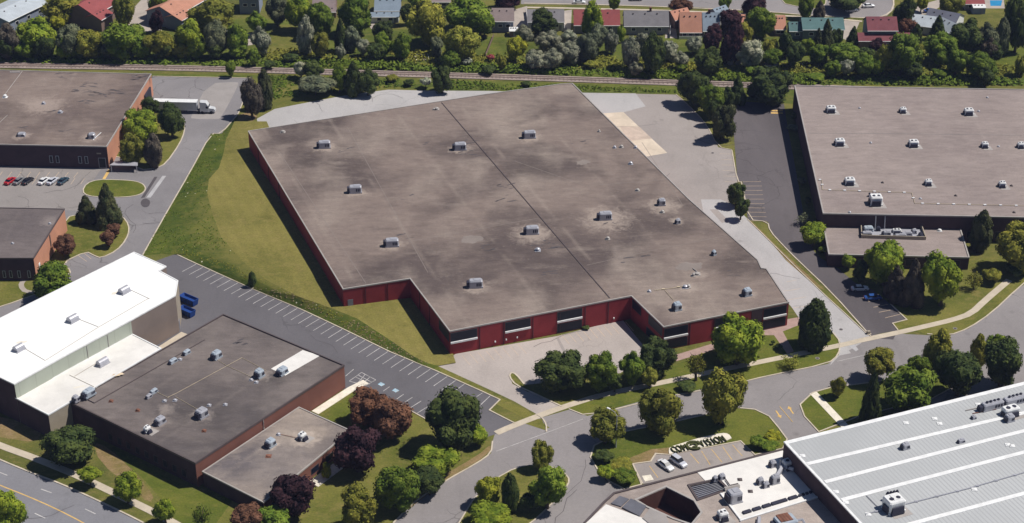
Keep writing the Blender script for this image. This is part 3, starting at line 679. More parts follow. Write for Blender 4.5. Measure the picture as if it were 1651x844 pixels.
# ---- main red building
HM = 7.0
main_units = [(523, 233), (742, 236), (854, 217), (573, 305), (632, 391), (858, 371), (976, 348), (1067, 326), (767, 457)]
halos = [(x, y + 5, 6.0) for x, y in main_units[:5]] + [(858, 377, 10), (976, 354, 13), (1070, 333, 9), (767, 463, 6.5), (1092, 357, 4), (1205, 474, 4), (1092, 498, 4), (1110, 465, 5), (1126, 443, 4)]
M['roof_main'] = roof_mat('tar_gravel_roof', (.208, .163, .143), (.105, .082, .077), (.310, .256, .220), R(-20.5), 21, halos, HM, .75)
main = building('red_warehouse', 'huge red walled warehouse with a stained grey brown flat roof in the middle', [(553, 467), (661, 450), (725, 535), (1018, 478), (1070, 528), (1272, 488), (1265, 478), (1236, 434), (1228, 433), (1222, 420), (1110, 321), (923, 135), (905, 136), (780, 153), (400, 212)], HM, [M['red_wall'], M['brick_dark']], M['roof_main'], M['trim_pale'], 'warehouse')
P_ = e_pts[main.name][0]
def tpar(i, x, y, z):   # wall parameter of a pixel on wall i at height z
    pts, h = e_pts[main.name]; a, b_ = pts[i], pts[(i + 1) % len(pts)]; q = G(x, y, z); d = b_ - a
    return (q - a).dot(d) / d.dot(d)
# wall 2 = (725,535)-(1018,478)
for x0, x1, lower in ((726, 768, 0), (812, 853, 0), (896, 937, 1)):
    f = lambda x: (x - 725) / 293.0
    window(main, 2, f(x0), f(x1), 3.9, 6.5); on_wall(main, 2, f(x0), f(x1), 3.35, 3.85, 'sill', M['sill'], .35)
    if lower: window(main, 2, f(x0), f(x1), .25, 2.9)
for x0, x1, lower in ((1071, 1109, 1), (1152, 1184, 1), (1231, 1269, 1)):
    f = lambda x: (x - 1070) / 202.0
    window(main, 4, f(x0), f(x1), 3.9, 6.5); on_wall(main, 4, f(x0), f(x1), 3.35, 3.85, 'sill', M['sill'], .35)
    if lower: window(main, 4, f(x0), f(x1), .25, 2.9)
on_wall(main, 4, .70, .79, 0.1, 6.9, 'brick_panel', M['brick_dark'], .05)
window(main, 3, .04, .32, 3.9, 6.5); window(main, 3, .55, .97, 3.9, 6.5); window(main, 3, .5, .9, .2, 2.6)
window(main, 1, .74, .985, 3.6, 6.4); window(main, 5, .2, .95, 3.8, 6.4)
on_wall(main, 0, .06, .14, .5, 3.6, 'door', M['door'], .06)
for t_, wl in ((.30, 2), (.36, 2), (.24, 2), (.90, 2), (.55, 4)): on_wall(main, wl, t_, t_ + .006, 1.2, 1.6, 'wall_lamp', M['sill'], .3)
for k, (x, y) in enumerate(main_units):
    unit(main, x, y, HM, (3.6, 1.9, 2.2) if k not in (7,) else (2.0, 1.6, 1.9), R(6), 'grey')
unit(main, 1205, 471, HM, (2.0, 1.9, 1.9), R(20), 'blue'); unit(main, 1092, 494, HM, (2.0, 1.9, 2.0), R(20), 'blue')
unit(main, 1093, 357, HM, (1.3, 1.1, 1.3), R(20), 'grey'); unit(main, 1151, 408, HM, (1.1, 1.1, 1.3), R(40), 'blue')
for x, y in ((1124, 441), (1110, 461), (1118, 443), (1105, 462), (1047, 469), (704, 175), (456, 212), (1068, 341), (700, 176), (980, 384), (867, 402), (1017, 263), (966, 211), (991, 237), (1028, 306), (1002, 236), (1025, 237)):
    vent(main, x, y, HM, random.Random(x).uniform(.35, .7), random.Random(y).uniform(.5, 1.0), 'unit_grey' if x % 2 else 'trim_pale')
pipe(main, [(1056, 468), (1083, 465), (1105, 461)], HM, posts=3, r=.08); pipe(main, [(1072, 468), (1086, 484)], HM, r=.06); pipe(main, [(1126, 440), (1117, 433)], HM, 'vent_pipe', 'trim_pale', .12)
jn = MB(); jn.ribbon([G(712, 166, HM), G(983, 481, HM)], .24, HM + .01, HM + .14); jn.build('expansion_joint', M['trim_dark'], main)
rg = random.Random(3)      # torn tar patches
for x, y, n_ in ((755, 248, 5), (810, 300, 6), (815, 320, 5), (870, 393, 7), (905, 396, 5), (990, 360, 5), (650, 318, 2), (560, 243, 4), (760, 228, 3), (1030, 415, 3), (880, 440, 4), (1000, 420, 3), (780, 400, 4), (650, 380, 3), (930, 230, 4), (700, 230, 3), (1190, 440, 4)):
    for k in range(n_):
        q = G(x + rg.uniform(-16, 16), y + rg.uniform(-5, 5), HM); a = R(20) + rg.uniform(-.3, .3); L = rg.uniform(.4, 2.2); w_ = rg.uniform(.06, .3)
        n = 7; rp = MB(); rp.poly([q + Vector((math.cos(a) * L * math.cos(2 * math.pi * j / n) * rg.uniform(.6, 1.1) - math.sin(a) * w_ * math.sin(2 * math.pi * j / n), math.sin(a) * L * math.cos(2 * math.pi * j / n) + math.cos(a) * w_ * math.sin(2 * math.pi * j / n) * rg.uniform(.6, 1.2), .025)) for j in range(n)]); rp.build('tar_patch', M['patch_dark'], main)
for wl, ts in ((0, (.33, .66)), (2, (.16, .29, .45, .60, .74, .87)), (4, (.21, .40, .60)), (1, (.25, .5)), (14, (.12, .24, .36, ))):
    for t_ in ts: on_wall(main, wl, t_ - .001, t_ + .0015, .1, HM - .3, 'downpipe', M['brick_dark'], .14)
M['ponding'] = mottled('ponding_mark', (.225, .19, .172), .10, .3, 2, .9); M['ponding_dark'] = mottled('ponding_mark_dark', (.135, .112, .107), .14, .3, 2, .9)
for q in ([(946, 428), (1062, 402), (1178, 379)], [(450, 245), (590, 457)], [(560, 205), (690, 440)], [(1035, 160 + 70), (1100, 330)], [(830, 260), (945, 300), (1075, 290)], [(600, 400), (760, 372), (868, 352)]):
    mb = MB(); mb.ribbon(GP(q, HM), .15, HM + .022); mb.build('roof_lap', M['ponding'], main)
for k, (x, y, rx, ry, mt) in enumerate(((760, 386, 3.2, 2.6, 'ponding'), (690, 285, 6, 4, 'ponding'), (1110, 430, 4, 2.5, 'ponding'), (940, 262, 2.4, 1.8, 'ponding'))): stain(main, x, y, HM, rx, ry, R(20), mt, k) if k != 1 else None
# ---- upper left brick building
H1 = 7.4
M['roof_b1'] = roof_mat('old_tar_roof_left', (.20, .155, .135), (.13, .10, .092), (.29, .235, .205), R(0), 30, [(148, 222, 6), (35, 219, 5), (70, 170, 12)], H1, .5)
b1 = building('brick_warehouse', 'orange brick warehouse with a cracked brown roof at the upper left edge', [(-120, 231), (172, 237), (244, 120), (0, 113.5), (-90, 111)], H1, [M['brick_dark'], M['brick_orange']], M['roof_b1'], M['trim_pale'], 'warehouse', edge={1: 1}, lip=.15)  # front wall: shaded copy of the orange side brick
for t0 in (.675, .71, .835, .87): window(b1, 0, t0, t0 + .018, 1.6, 4.0, 'unit_blue')
window(b1, 0, .945, .985, .2, 3.6, 'unit_grey'); on_wall(b1, 0, .94, .965, 4.9, 5.3, 'sign_plate', M['block_tan'], .1)
on_wall(b1, 1, .80, .93, .9, 4.6, 'loading_door', M['unit_dark'], .5)
on_wall(b1, 1, .42, .44, 2.6, 4.6, 'downpipe', M['trim_dark'], .2)
unit(b1, 148, 219, H1, (2.0, 1.8, 1.6), 0, 'grey'); unit(b1, 35, 217, H1, (2.2, 1.8, 1.0), 0, 'grey'); vent(b1, 97, 180, H1, .6); vent(b1, 70, 166, H1, .5); vent(b1, 8, 155, H1, .6, 1.0, 'unit_white')
pipe(b1, [(36, 115), (6, 155)], H1, 'roof_pipe', 'trim_pale', .10); pipe(b1, [(12, 186), (-6, 203)], H1, 'roof_pipe', 'trim_pale', .08); pipe(b1, [(16, 116.5), (32, 116.5)], H1, 'roof_pipe', 'sill', .1); pipe(b1, [(150, 226), (163, 214)], H1, 'roof_pipe', 'sill', .1)
for x, y, n_ in ((105, 122, 6), (150, 150, 10), (170, 152, 9), (190, 148, 9), (145, 136, 6), (225, 125, 12), (235, 122, 9), (130, 145, 6), (140, 165, 5), (80, 180, 4), (30, 205, 3), (110, 210, 3)):
    for k in range(n_):
        q = G(x + rg.uniform(-12, 12), y + rg.uniform(-4, 4), H1); a = rg.uniform(-.5, .8); L = rg.uniform(.5, 2.4); w_ = rg.uniform(.08, .35)
        rp = MB(); rp.poly([q + Vector((math.cos(a) * L * c_ - math.sin(a) * w_ * s_, math.sin(a) * L * c_ + math.cos(a) * w_ * s_, .025)) for c_, s_ in ((-1, 0), (-.4, -1), (.5, -.8), (1, .2), (.3, .9), (-.5, .7))]); rp.build('tar_patch', M['patch_dark'], b1)
# ---- left brick building 2
H2 = 7.0
M['roof_b2'] = roof_mat('grey_membrane_roof', (.155, .130, .127), (.125, .105, .105), (.20, .17, .16), R(0), 40, [(80, 358, 5)], H2, .5)
b2 = building('brick_office', 'orange brick building with a plain grey roof at the left edge above the white building', [(-80, 417), (54, 417), (104, 337.5), (-80, 334)], H2, [M['brick_dark'], M['brick_orange']], M['roof_b2'], M['trim_dark'], edge={1: 1}, lip=.15)  # shade of the front is in its brick colour, side stays orange
for t0 in (.60, .68, .78, .90): window(b2, 0, t0, t0 + .035, 1.0, 3.2, 'unit_blue')
on_wall(b2, 1, .10, .14, 1.5, 3.6, 'window', M['sill'], .1); on_wall(b2, 1, .48, .50, 3.0, 6.6, 'downpipe', M['trim_dark'], .15)
vent(b2, 80, 360, H2, .3, .5); vent(b2, 20, 392, H2, .3, .5)
# ---- white building: tall part and low part
HW, HL = 11.0, 6.9
M['roof_white'] = mottled('white_membrane', (.86, .86, .85), .04, .06, .8, .6, .3)
M['roof_white2'] = mottled('cream_membrane', (.70, .675, .645), .10, .10, .8, .7, .2)
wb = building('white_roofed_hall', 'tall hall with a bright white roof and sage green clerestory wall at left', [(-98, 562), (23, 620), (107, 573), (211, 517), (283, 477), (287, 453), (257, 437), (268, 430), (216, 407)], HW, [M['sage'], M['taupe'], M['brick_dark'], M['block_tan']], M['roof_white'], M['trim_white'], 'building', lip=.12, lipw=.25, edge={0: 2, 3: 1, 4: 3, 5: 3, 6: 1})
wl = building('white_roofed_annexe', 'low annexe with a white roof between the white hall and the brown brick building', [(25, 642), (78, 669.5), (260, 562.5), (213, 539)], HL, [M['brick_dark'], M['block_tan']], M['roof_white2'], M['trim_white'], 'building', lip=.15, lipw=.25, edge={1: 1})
for x, y in ((200, 467), (117, 513)): unit(wb, x, y, HW, (2.6, 2.0, 1.6), R(53), 'duct', 'roof_cowl')
unit(wb, 30, 560, HW, (2.4, 2.0, 1.5), R(53), 'duct', 'roof_cowl')
unit(wl, 165, 583, HL, (2.8, 1.8, 1.6), R(53), 'duct', 'roof_cowl'); unit(wl, 143, 633, HL, (3.0, 1.8, 1.7), R(53), 'blue'); unit(wl, 122, 643, HL, (1.4, 1.4, 1.5), R(53), 'grey')
M['stain'] = mottled('rust_stain_on_white', (.62, .50, .36), .12, .4, 1.5, .9)
M['stain_faint'] = mottled('faint_stain_on_white', (.74, .69, .60), .05, .4, 1.5, .9)
stain(wb, 190, 472, HW, 2.2, .8, R(25), 'stain_faint', 1); stain(wb, 34, 552, HW, 1.6, .6, R(20), 'stain_faint', 2); stain(wl, 190, 604, HL, 1.6, .8, R(20), 'stain', 3); stain(wl, 128, 624, HL, 1.7, .4, R(25), 'stain_faint', 4)
for q in ([(207, 466), (241, 482)], [(125, 514), (158, 527)], [(38, 561), (72, 581)]): pipe(wb, q, HW, 'drain_line', 'block_tan', .05, 0, .06)
pipe(wb, [(72, 582), (160, 527), (240, 481)], HW, 'drain_line', 'block_tan', .05, 0, .06); pipe(wl, [(112, 605), (158, 627)], HL, 'drain_line', 'block_tan', .05, 0, .06); pipe(wl, [(120, 607), (160, 583), (172, 575)], HL, 'drain_line', 'block_tan', .05, 0, .06)
for t_ in (.30, .62): on_wall(wb, 2, t_, t_ + .006, HL + .1, HW - .4, 'downpipe', M['trim_pale'], .12)
on_wall(wb, 4, .05, .25, .2, 3.0, 'door', M['door'], .1)
# ---- brown brick building and its annexe
HB, HA = 6.5, 4.0
M['roof_br'] = roof_mat('brown_tar_roof', (.150, .126, .120), (.095, .082, .082), (.235, .20, .182), R(36), 17, [(349, 575, 3.5), (418, 606, 5), (325, 670, 5), (245, 690, 4), (258, 682, 4), (268, 660, 4)], HB, .55)
M['roof_an'] = roof_mat('tan_gravel_roof', (.29, .24, .205), (.135, .118, .122), (.40, .335, .285), R(36), 15, [(437, 718, 3), (490, 708, 6)], HA, .6, 1.4)
br = building('brown_brick_building', 'brown brick building with a dark stained roof and a white membrane strip', [(113, 650), (315, 748), (555, 590), (360, 508)], HB, [M['brick_brown'], M['brick_dark']], M['roof_br'], M['trim_dark'], edge={0: 1}, lip=.3)  # left wall gets the brown brick in a painted shade tone
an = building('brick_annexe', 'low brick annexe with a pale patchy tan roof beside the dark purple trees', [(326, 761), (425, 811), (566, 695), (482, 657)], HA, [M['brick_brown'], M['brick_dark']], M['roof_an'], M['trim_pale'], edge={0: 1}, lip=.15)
for k in range(9): window(br, 0, .30 + k * .073, .335 + k * .073, 1.2, 3.2)
for k in range(3): window(an, 1, .35 + k * .17, .44 + k * .17, .9, 2.6)
on_wall(an, 1, .90, .96, .1, 2.5, 'door', M['door'], .1)
for x, y, sz, st in ((349, 572, (2.2, 1.6, 1.7), 'blue'), (418, 602, (1.9, 1.7, 1.8), 'blue'), (455, 598, (2.4, 1.7, 1.5), 'blue'), (325, 666, (2.4, 1.9, 1.9), 'grey'), (258, 678, (2.2, 1.5, 1.5), 'grey'), (237, 692, (1.5, 1.2, 1.3), 'white'), (301, 568, (1.8, .9, .9), 'blue'), (279, 582, (2.0, .9, .9), 'blue'), (248, 631, (1.8, .8, .9), 'blue'), (240, 639, (1.4, .7, .8), 'grey')): unit(br, x, y, HB, tuple(q * 1.08 for q in sz), R(53), st)
decal(br, [(437, 595), (488, 565), (516, 574), (460, 606)], HB + .01, 'roof_white2', 'white_membrane_strip', .04)
pipe(br, [(430, 598), (390, 577), (283, 635), (270, 641)], HB, r=.05, h=.08); pipe(br, [(364, 589), (405, 608)], HB, r=.05, h=.08); pipe(br, [(283, 640), (318, 660)], HB, r=.05, h=.08); pipe(br, [(350, 580), (364, 589)], HB, r=.05, h=.08); pipe(br, [(250, 631), (272, 642)], HB, r=.05, h=.08)
pipe(br, [(142, 645), (152, 650), (330, 548)], HB, 'roof_ridge', 'trim_dark', .14, 0, .1)
for x, y in ((179, 646), (265, 646), (282, 645), (222, 661), (329, 694), (337, 653), (413, 616), (405, 612), (363, 652), (290, 579)): vent(br, x, y, HB, .4, .5, 'rust' if x in (222, 329, 179) else 'unit_grey')
for x, y in ((385, 553), (395, 555), (388, 548), (380, 553)): stain(br, x, y, HB, 1.0, .4, R(30), 'patch_dark', x)
unit(an, 436, 714, HA, (2.2, 1.8, 1.8), R(53), 'blue'); unit(an, 487, 703, HA, (1.9, 1.6, 1.5), R(53), 'white'); vent(an, 433, 735, HA, .5, .4, 'rust'); vent(an, 449, 700, HA, .4, .6); vent(an, 425, 684, HA, .12, 2.5, 'trim_pale', 'mast')
pipe(an, [(450, 700), (478, 706)], HA, r=.06, mat='rust')
# ---- right grey building and annexe
HR, HS = 8.0, 3.8
M['roof_r'] = roof_mat('smooth_tan_roof', (.285, .235, .218), (.25, .205, .193), (.325, .272, .252), R(2), 55, [], HR, .25, .25)
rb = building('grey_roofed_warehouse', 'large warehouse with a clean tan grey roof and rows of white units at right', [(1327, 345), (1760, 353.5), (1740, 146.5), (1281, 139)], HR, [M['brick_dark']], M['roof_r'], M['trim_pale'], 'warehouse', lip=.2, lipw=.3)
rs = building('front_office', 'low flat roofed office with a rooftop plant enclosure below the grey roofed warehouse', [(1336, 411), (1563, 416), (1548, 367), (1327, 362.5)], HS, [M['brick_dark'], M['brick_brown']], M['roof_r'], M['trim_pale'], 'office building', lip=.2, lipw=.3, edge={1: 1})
for i, (x, y) in enumerate([(1340, 176), (1456, 177.5), (1562, 180), (1354, 229), (1473, 231), (1588, 233.5), (1646, 234), (1370, 292), (1497, 294), (1616, 297)]):
    big = i in (0, 2, 3, 4, 7); unit(rb, x, y, HR, (2.9, 2.1, 1.8) if big else (2.0, 1.6, 1.5), R(2), 'white')
unit(rb, 1412, 322, HR, (3.4, 3.0, 2.6), R(2), 'white')
for k in range(4): vent(rb, 1402 + k * 5, 314, HR, .35, 1.2, 'unit_dark')
for x, y in ((1386, 174), (1404, 230), (1423, 294), (1484, 320), (1610, 236), (1631, 299), (1578, 179), (1635, 342), (1541, 315), (1370, 342), (1592, 157)): vent(rb, x, y, HR, .3, .45, 'trim_dark' if x % 2 else 'unit_grey')
pipe(rb, [(1319, 290), (1325, 290), (1326, 306), (1470, 311), (1475, 328), (1651, 332), (1700, 333)], HR, posts=4, r=.07)
pipe(rb, [(1304, 215), (1400, 215.5), (1480, 216.5), (1700, 219)], HR, 'roof_seam', 'trim_pale', .06, 0, .03)
pipe(rb, [(1412, 345.5), (1411, 372)], HR - 2, 'riser_pipe', 'unit_grey', .12, 0, 0) if False else None
for x in (1412, 1427):
    a, b_ = G(x, 346.5, HR - .1), G(x, 361, HS + .3); b_.x = a.x; mb = MB(); b_ = Vector((a.x, a.y - 1.2, HS + .2)); a = Vector((a.x, a.y - .3, HR - .3)); mb.tube([a, b_], .14, 6); mb.build('riser_pipe', M['unit_grey'], rs)
enc = MB(); ep = GP([(1389, 384), (1492, 387), (1486, 369), (1388, 366)], HS)
enc.ribbon(ep, .25, HS + .02, HS + 1.0, closed=True); enc.build('plant_screen', M['block_tan'], rs)
decal(rs, [(1390, 383.5), (1491, 386), (1486, 370), (1388, 367)], HS + .03, 'unit_grey', 'plant_deck', .05)
for x, y, sz, st in ((1400, 369, (2.6, 1.7, 1.3), 'blue'), (1398, 377, (2.8, 1.3, 1.2), 'grey'), (1430, 376, (2.2, 1.3, 1.3), 'grey'), (1446, 372, (2.4, 1.2, .9), 'white'), (1462, 377, (3.0, 1.0, 1.0), 'grey'), (1474, 373, (1.3, 1.2, 1.2), 'grey'), (1416, 369, (1.2, 1.0, 1.2), 'dark'), (1452, 380, (3.2, .9, .9), 'grey'), (1485, 380, (1.0, 2.4, 1.0), 'dark')): unit(rs, x, y, HS + .1, sz, R(2), st)
vent(rs, 1515, 371, HS, .5, .6, 'unit_white')
for k in range(6): window(rs, 0, .10 + k * .15, .19 + k * .15, .8, 2.9)
window(rs, 1, .3, .7, .8, 2.9)
for k in range(12): window(rb, 0, .545 + k * .035, .565 + k * .035, 1.2, 3.4)
# ---- bottom right: corrugated roof hall and the low complex
HC, HD = 9.5, 4.6
M['roof_c'] = lines_mat('corrugated_metal_roof', (.42, .43, .435), (.37, .375, .385), R(-22.2), 1.0, .30, .09, .05, .5)
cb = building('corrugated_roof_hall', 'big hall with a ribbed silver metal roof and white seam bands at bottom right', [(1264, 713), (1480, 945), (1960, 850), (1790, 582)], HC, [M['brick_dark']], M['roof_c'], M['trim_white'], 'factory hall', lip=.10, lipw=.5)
def raised(e, px, z, wd, hh, name, mat):
    mb = MB(); mb.ribbon(GP(px, z), wd, z + .005, z + hh); return mb.build(name, M[mat], e)
for a, b_ in (((1301, 749), (1700, 655)), ((1330, 778), (1700, 683)), ((1357, 807), (1720, 712)), ((1430, 856), (1760, 767)), ((1470, 900), (1800, 812))): raised(cb, [a, b_], HC, 1.1, .14, 'seam_band', 'trim_white')
raised(cb, [(1266, 715.5), (1790, 585)], HC, 1.0, .135, 'edge_flashing', 'trim_white')
pipe(cb, [(1396, 829), (1460, 813), (1560, 788), (1651, 762), (1720, 743)], HC, 'conduit', 'unit_grey', .12, 4.0)
pipe(cb, [(1397, 799), (1421, 823)], HC, 'conduit', 'unit_grey', .08)
unit(cb, 1441, 812, HC, (4.0, 3.4, 3.0), R(22), 'white')
for k in range(4): vent(cb, 1431 + k * 5, 800 - k, HC + .0, .45, 2.2, 'unit_dark')
unit(cb, 1460, 719, HC, (1.8, 1.4, 1.4), R(22), 'grey'); unit(cb, 1550, 711, HC, (1.6, .9, .8), R(22), 'grey')
unit(cb, 1600, 653, HC, (5.6, 1.8, 1.8), R(22), 'grey'); unit(cb, 1635, 645, HC, (5.6, 1.8, 1.8), R(22), 'grey'); unit(cb, 1629, 662, HC, (4.0, 2.2, 2.0), R(22), 'white'); unit(cb, 1628, 674, HC, (2.0, 1.6, 1.6), R(22), 'grey'); unit(cb, 1570, 673, HC, (1.0, 1.0, .7), R(22), 'grey')
pipe(cb, [(1568, 667), (1606, 660)], HC, 'conduit', 'rust', .1); pipe(cb, [(1557, 662), (1580, 657)], HC, 'conduit', 'trim_pale', .12)
for k in range(4): vent(cb, 1592 + k * 6, 649 - k * 1.5, HC + 1.6, .35, .7, 'unit_dark'); vent(cb, 1628 + k * 6, 640 - k * 1.5, HC + 1.6, .35, .7, 'unit_dark')
for x, y in ((1461, 682), (1507, 675), (1515, 683), (1577, 652), (1294, 735), (1348, 793), (1364, 810), (1400, 829), (1625, 717), (1632, 719), (1571, 789)): vent(cb, x, y, HC, .45, .25, 'trim_white')
# low complex with a sunken courtyard
M['roof_d'] = roof_mat('tan_concrete_roof', (.36, .30, .27), (.27, .225, .205), (.44, .38, .34), R(-22), 30, [], HD, .5, .6)
dpts = [(900, 905), (942, 844), (973, 811), (989, 797), (1265, 725.5), (1400, 880), (1440, 990), (1000, 1010)]
court = [(1028, 807), (1074, 787), (1118, 809), (1129, 827), (1114, 845), (1087, 836), (1044, 817)]
pit = [(1113, 784), (1156, 775), (1172, 789), (1126, 805)]
dp = ccw(GP(dpts, HD)); base = sum(dp, Vector()) / len(dp); base.z = 0
de = empty('courtyard_office', base, 0, 'low tan office complex with white roof areas around a sunken brown courtyard', 'office building')
mb = MB(); mb.poly(dp, 0, [list(reversed(ccw(GP(court, HD)))), list(reversed(ccw(GP(pit, HD))))]); mb.build('roof', M['roof_d'], de)
mb = MB()
for i in range(len(dp)): a, b_ = dp[i], dp[(i + 1) % len(dp)]; mb.face([(a.x, a.y, 0), (b_.x, b_.y, 0), (b_.x, b_.y, HD - .01), (a.x, a.y, HD - .01)])
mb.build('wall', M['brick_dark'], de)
M['court_brown'] = mottled('courtyard_brown_wall', (.10, .045, .035), .2, .3, 2, .8)
for q, zf, nm, mt in ((court, .1, 'courtyard', 'court_brown'), (pit, HD - 1.6, 'roof_well', 'unit_dark')):
    P2 = ccw(GP(q, HD)); mb = MB()
    for i in range(len(P2)): b_, a = P2[i], P2[(i + 1) % len(P2)]; mb.face([(a.x, a.y, zf), (b_.x, b_.y, zf), (b_.x, b_.y, HD - .01), (a.x, a.y, HD - .01)])
    mb.poly([Vector((p.x, p.y, zf)) for p in P2]); mb.build(nm, M[mt], de)
    mb = MB(); mb.ribbon(offset(P2, -.3), .5, HD + .005, HD + .22, closed=True); mb.build('coping', M['trim_pale' if nm == 'courtyard' else 'trim_dark'], de)
mb = MB()
for k in range(9):
    a = G(1113, 784, HD - .35).lerp(G(1126, 805, HD - .35), k / 8); b_ = G(1156, 775, HD - .35).lerp(G(1172, 789, HD - .35), k / 8); mb.tube([a, b_], .09, 4)
mb.build('well_grating', M['unit_grey'], de)
mb = MB(); mb.ribbon([G(*q, HD) for q in ((942, 845), (974, 811), (990, 796.5), (1264, 725.5))], .5, HD + .005, HD + .3); mb.build('coping', M['trim_dark'], de)
decal(de, [(1123, 761), (1261, 726), (1320, 801), (1194, 838), (1160, 797), (1177, 790), (1160, 772), (1138, 777)], HD + .01, 'roof_white2', 'white_roof_area', .10)
decal(de, [(944, 845), (977, 814), (1041, 838), (1075, 872), (920, 880)], HD + .01, 'roof_white2', 'white_roof_area', .12)
M['skylight'] = mottled('grey_skylight', (.13, .13, .15), .12, .4, 2, .35, .5)
for q, h0 in (([(985, 813), (999, 801), (1014, 806), (1001, 818)], .25), ([(1003, 820), (1017, 806), (1042, 818), (1031, 834)], .35), ([(1036, 837), (1047, 822), (1074, 833), (1080, 850), (1054, 852)], .3)):
    decal(de, q, HD + .02, 'skylight' if h0 != .3 else 'slab', 'skylight', h0)
pts = GP([(1198, 829), (1318, 792)], HD + .02); mb = MB(); d = (pts[1] - pts[0])
for k, (t0, t1) in enumerate(((0.0, .10), (.13, .23), (.26, .36), (.38, .58), (.61, .72), (.745, .77), (.79, .82), (.84, .87), (.89, .92), (.94, .985))): mb.ribbon([pts[0] + d * t0, pts[0] + d * t1], .9 if k < 5 else .6, HD + .12, HD + .5)
mb.build('rooftop_louvre', M['unit_dark'], de)
raised(de, [(1193, 841), (1320, 802)], HD, .4, .35, 'parapet', 'trim_white'); raised(de, [(1162, 797), (1194, 839)], HD, .4, .35, 'parapet', 'trim_white')
unit(de, 1184, 800, HD, (3.0, 2.6, 2.8), R(22), 'grey'); unit(de, 1165, 830, HD, (2.2, 2.0, 1.8), R(22), 'white'); unit(de, 1266, 846, HD, (4.6, 3.4, 3.2), R(22), 'blue')
mb = MB()
for k in range(4): mb.box(G(1258 + k * 4.5, 836 - k, HD + 3.3), (.8, 2.6, .15), R(22))
mb.build('rusty_grille', M['rust'], de)
unit(de, 1273, 747, HD, (3.4, 2.0, 2.0), R(22), 'white'); unit(de, 1246, 748, HD, (1.4, 1.4, 1.6), R(22), 'grey'); unit(de, 1250, 773, HD, (2.0, 1.4, 2.2), R(22), 'grey'); unit(de, 1226, 776, HD, (1.4, 1.3, 1.6), R(22), 'grey'); unit(de, 1235, 782, HD, (1.4, 1.1, 1.4), R(22), 'grey'); unit(de, 1164, 769, HD, (1.4, 1.2, 1.3), R(22), 'grey'); unit(de, 1153, 772, HD, (1.0, 1.0, 1.2), R(22), 'grey')
pipe(de, [(1252, 769), (1262, 752), (1280, 757)], HD, 'duct', 'unit_grey', .55, 0, .8); pipe(de, [(1258, 758), (1260, 742)], HD, 'duct', 'unit_grey', .4, 0, .8)
pipe(de, [(1170, 773), (1177, 783), (1190, 780)], HD, 'duct', 'trim_dark', .14, 0, .4); pipe(de, [(1168, 789), (1192, 784)], HD, 'duct', 'trim_pale', .5, 0, .5); pipe(de, [(1223, 846), (1224, 835)], HD, 'duct', 'unit_grey', .5, 0, .5); pipe(de, [(1283, 840), (1294, 838), (1300, 850)], HD, 'duct', 'unit_grey', .3, 0, 1.0)
for x, y in ((1210, 792), (1193, 773)): vent(de, x, y, HD + .1, .4, .3, 'trim_dark')
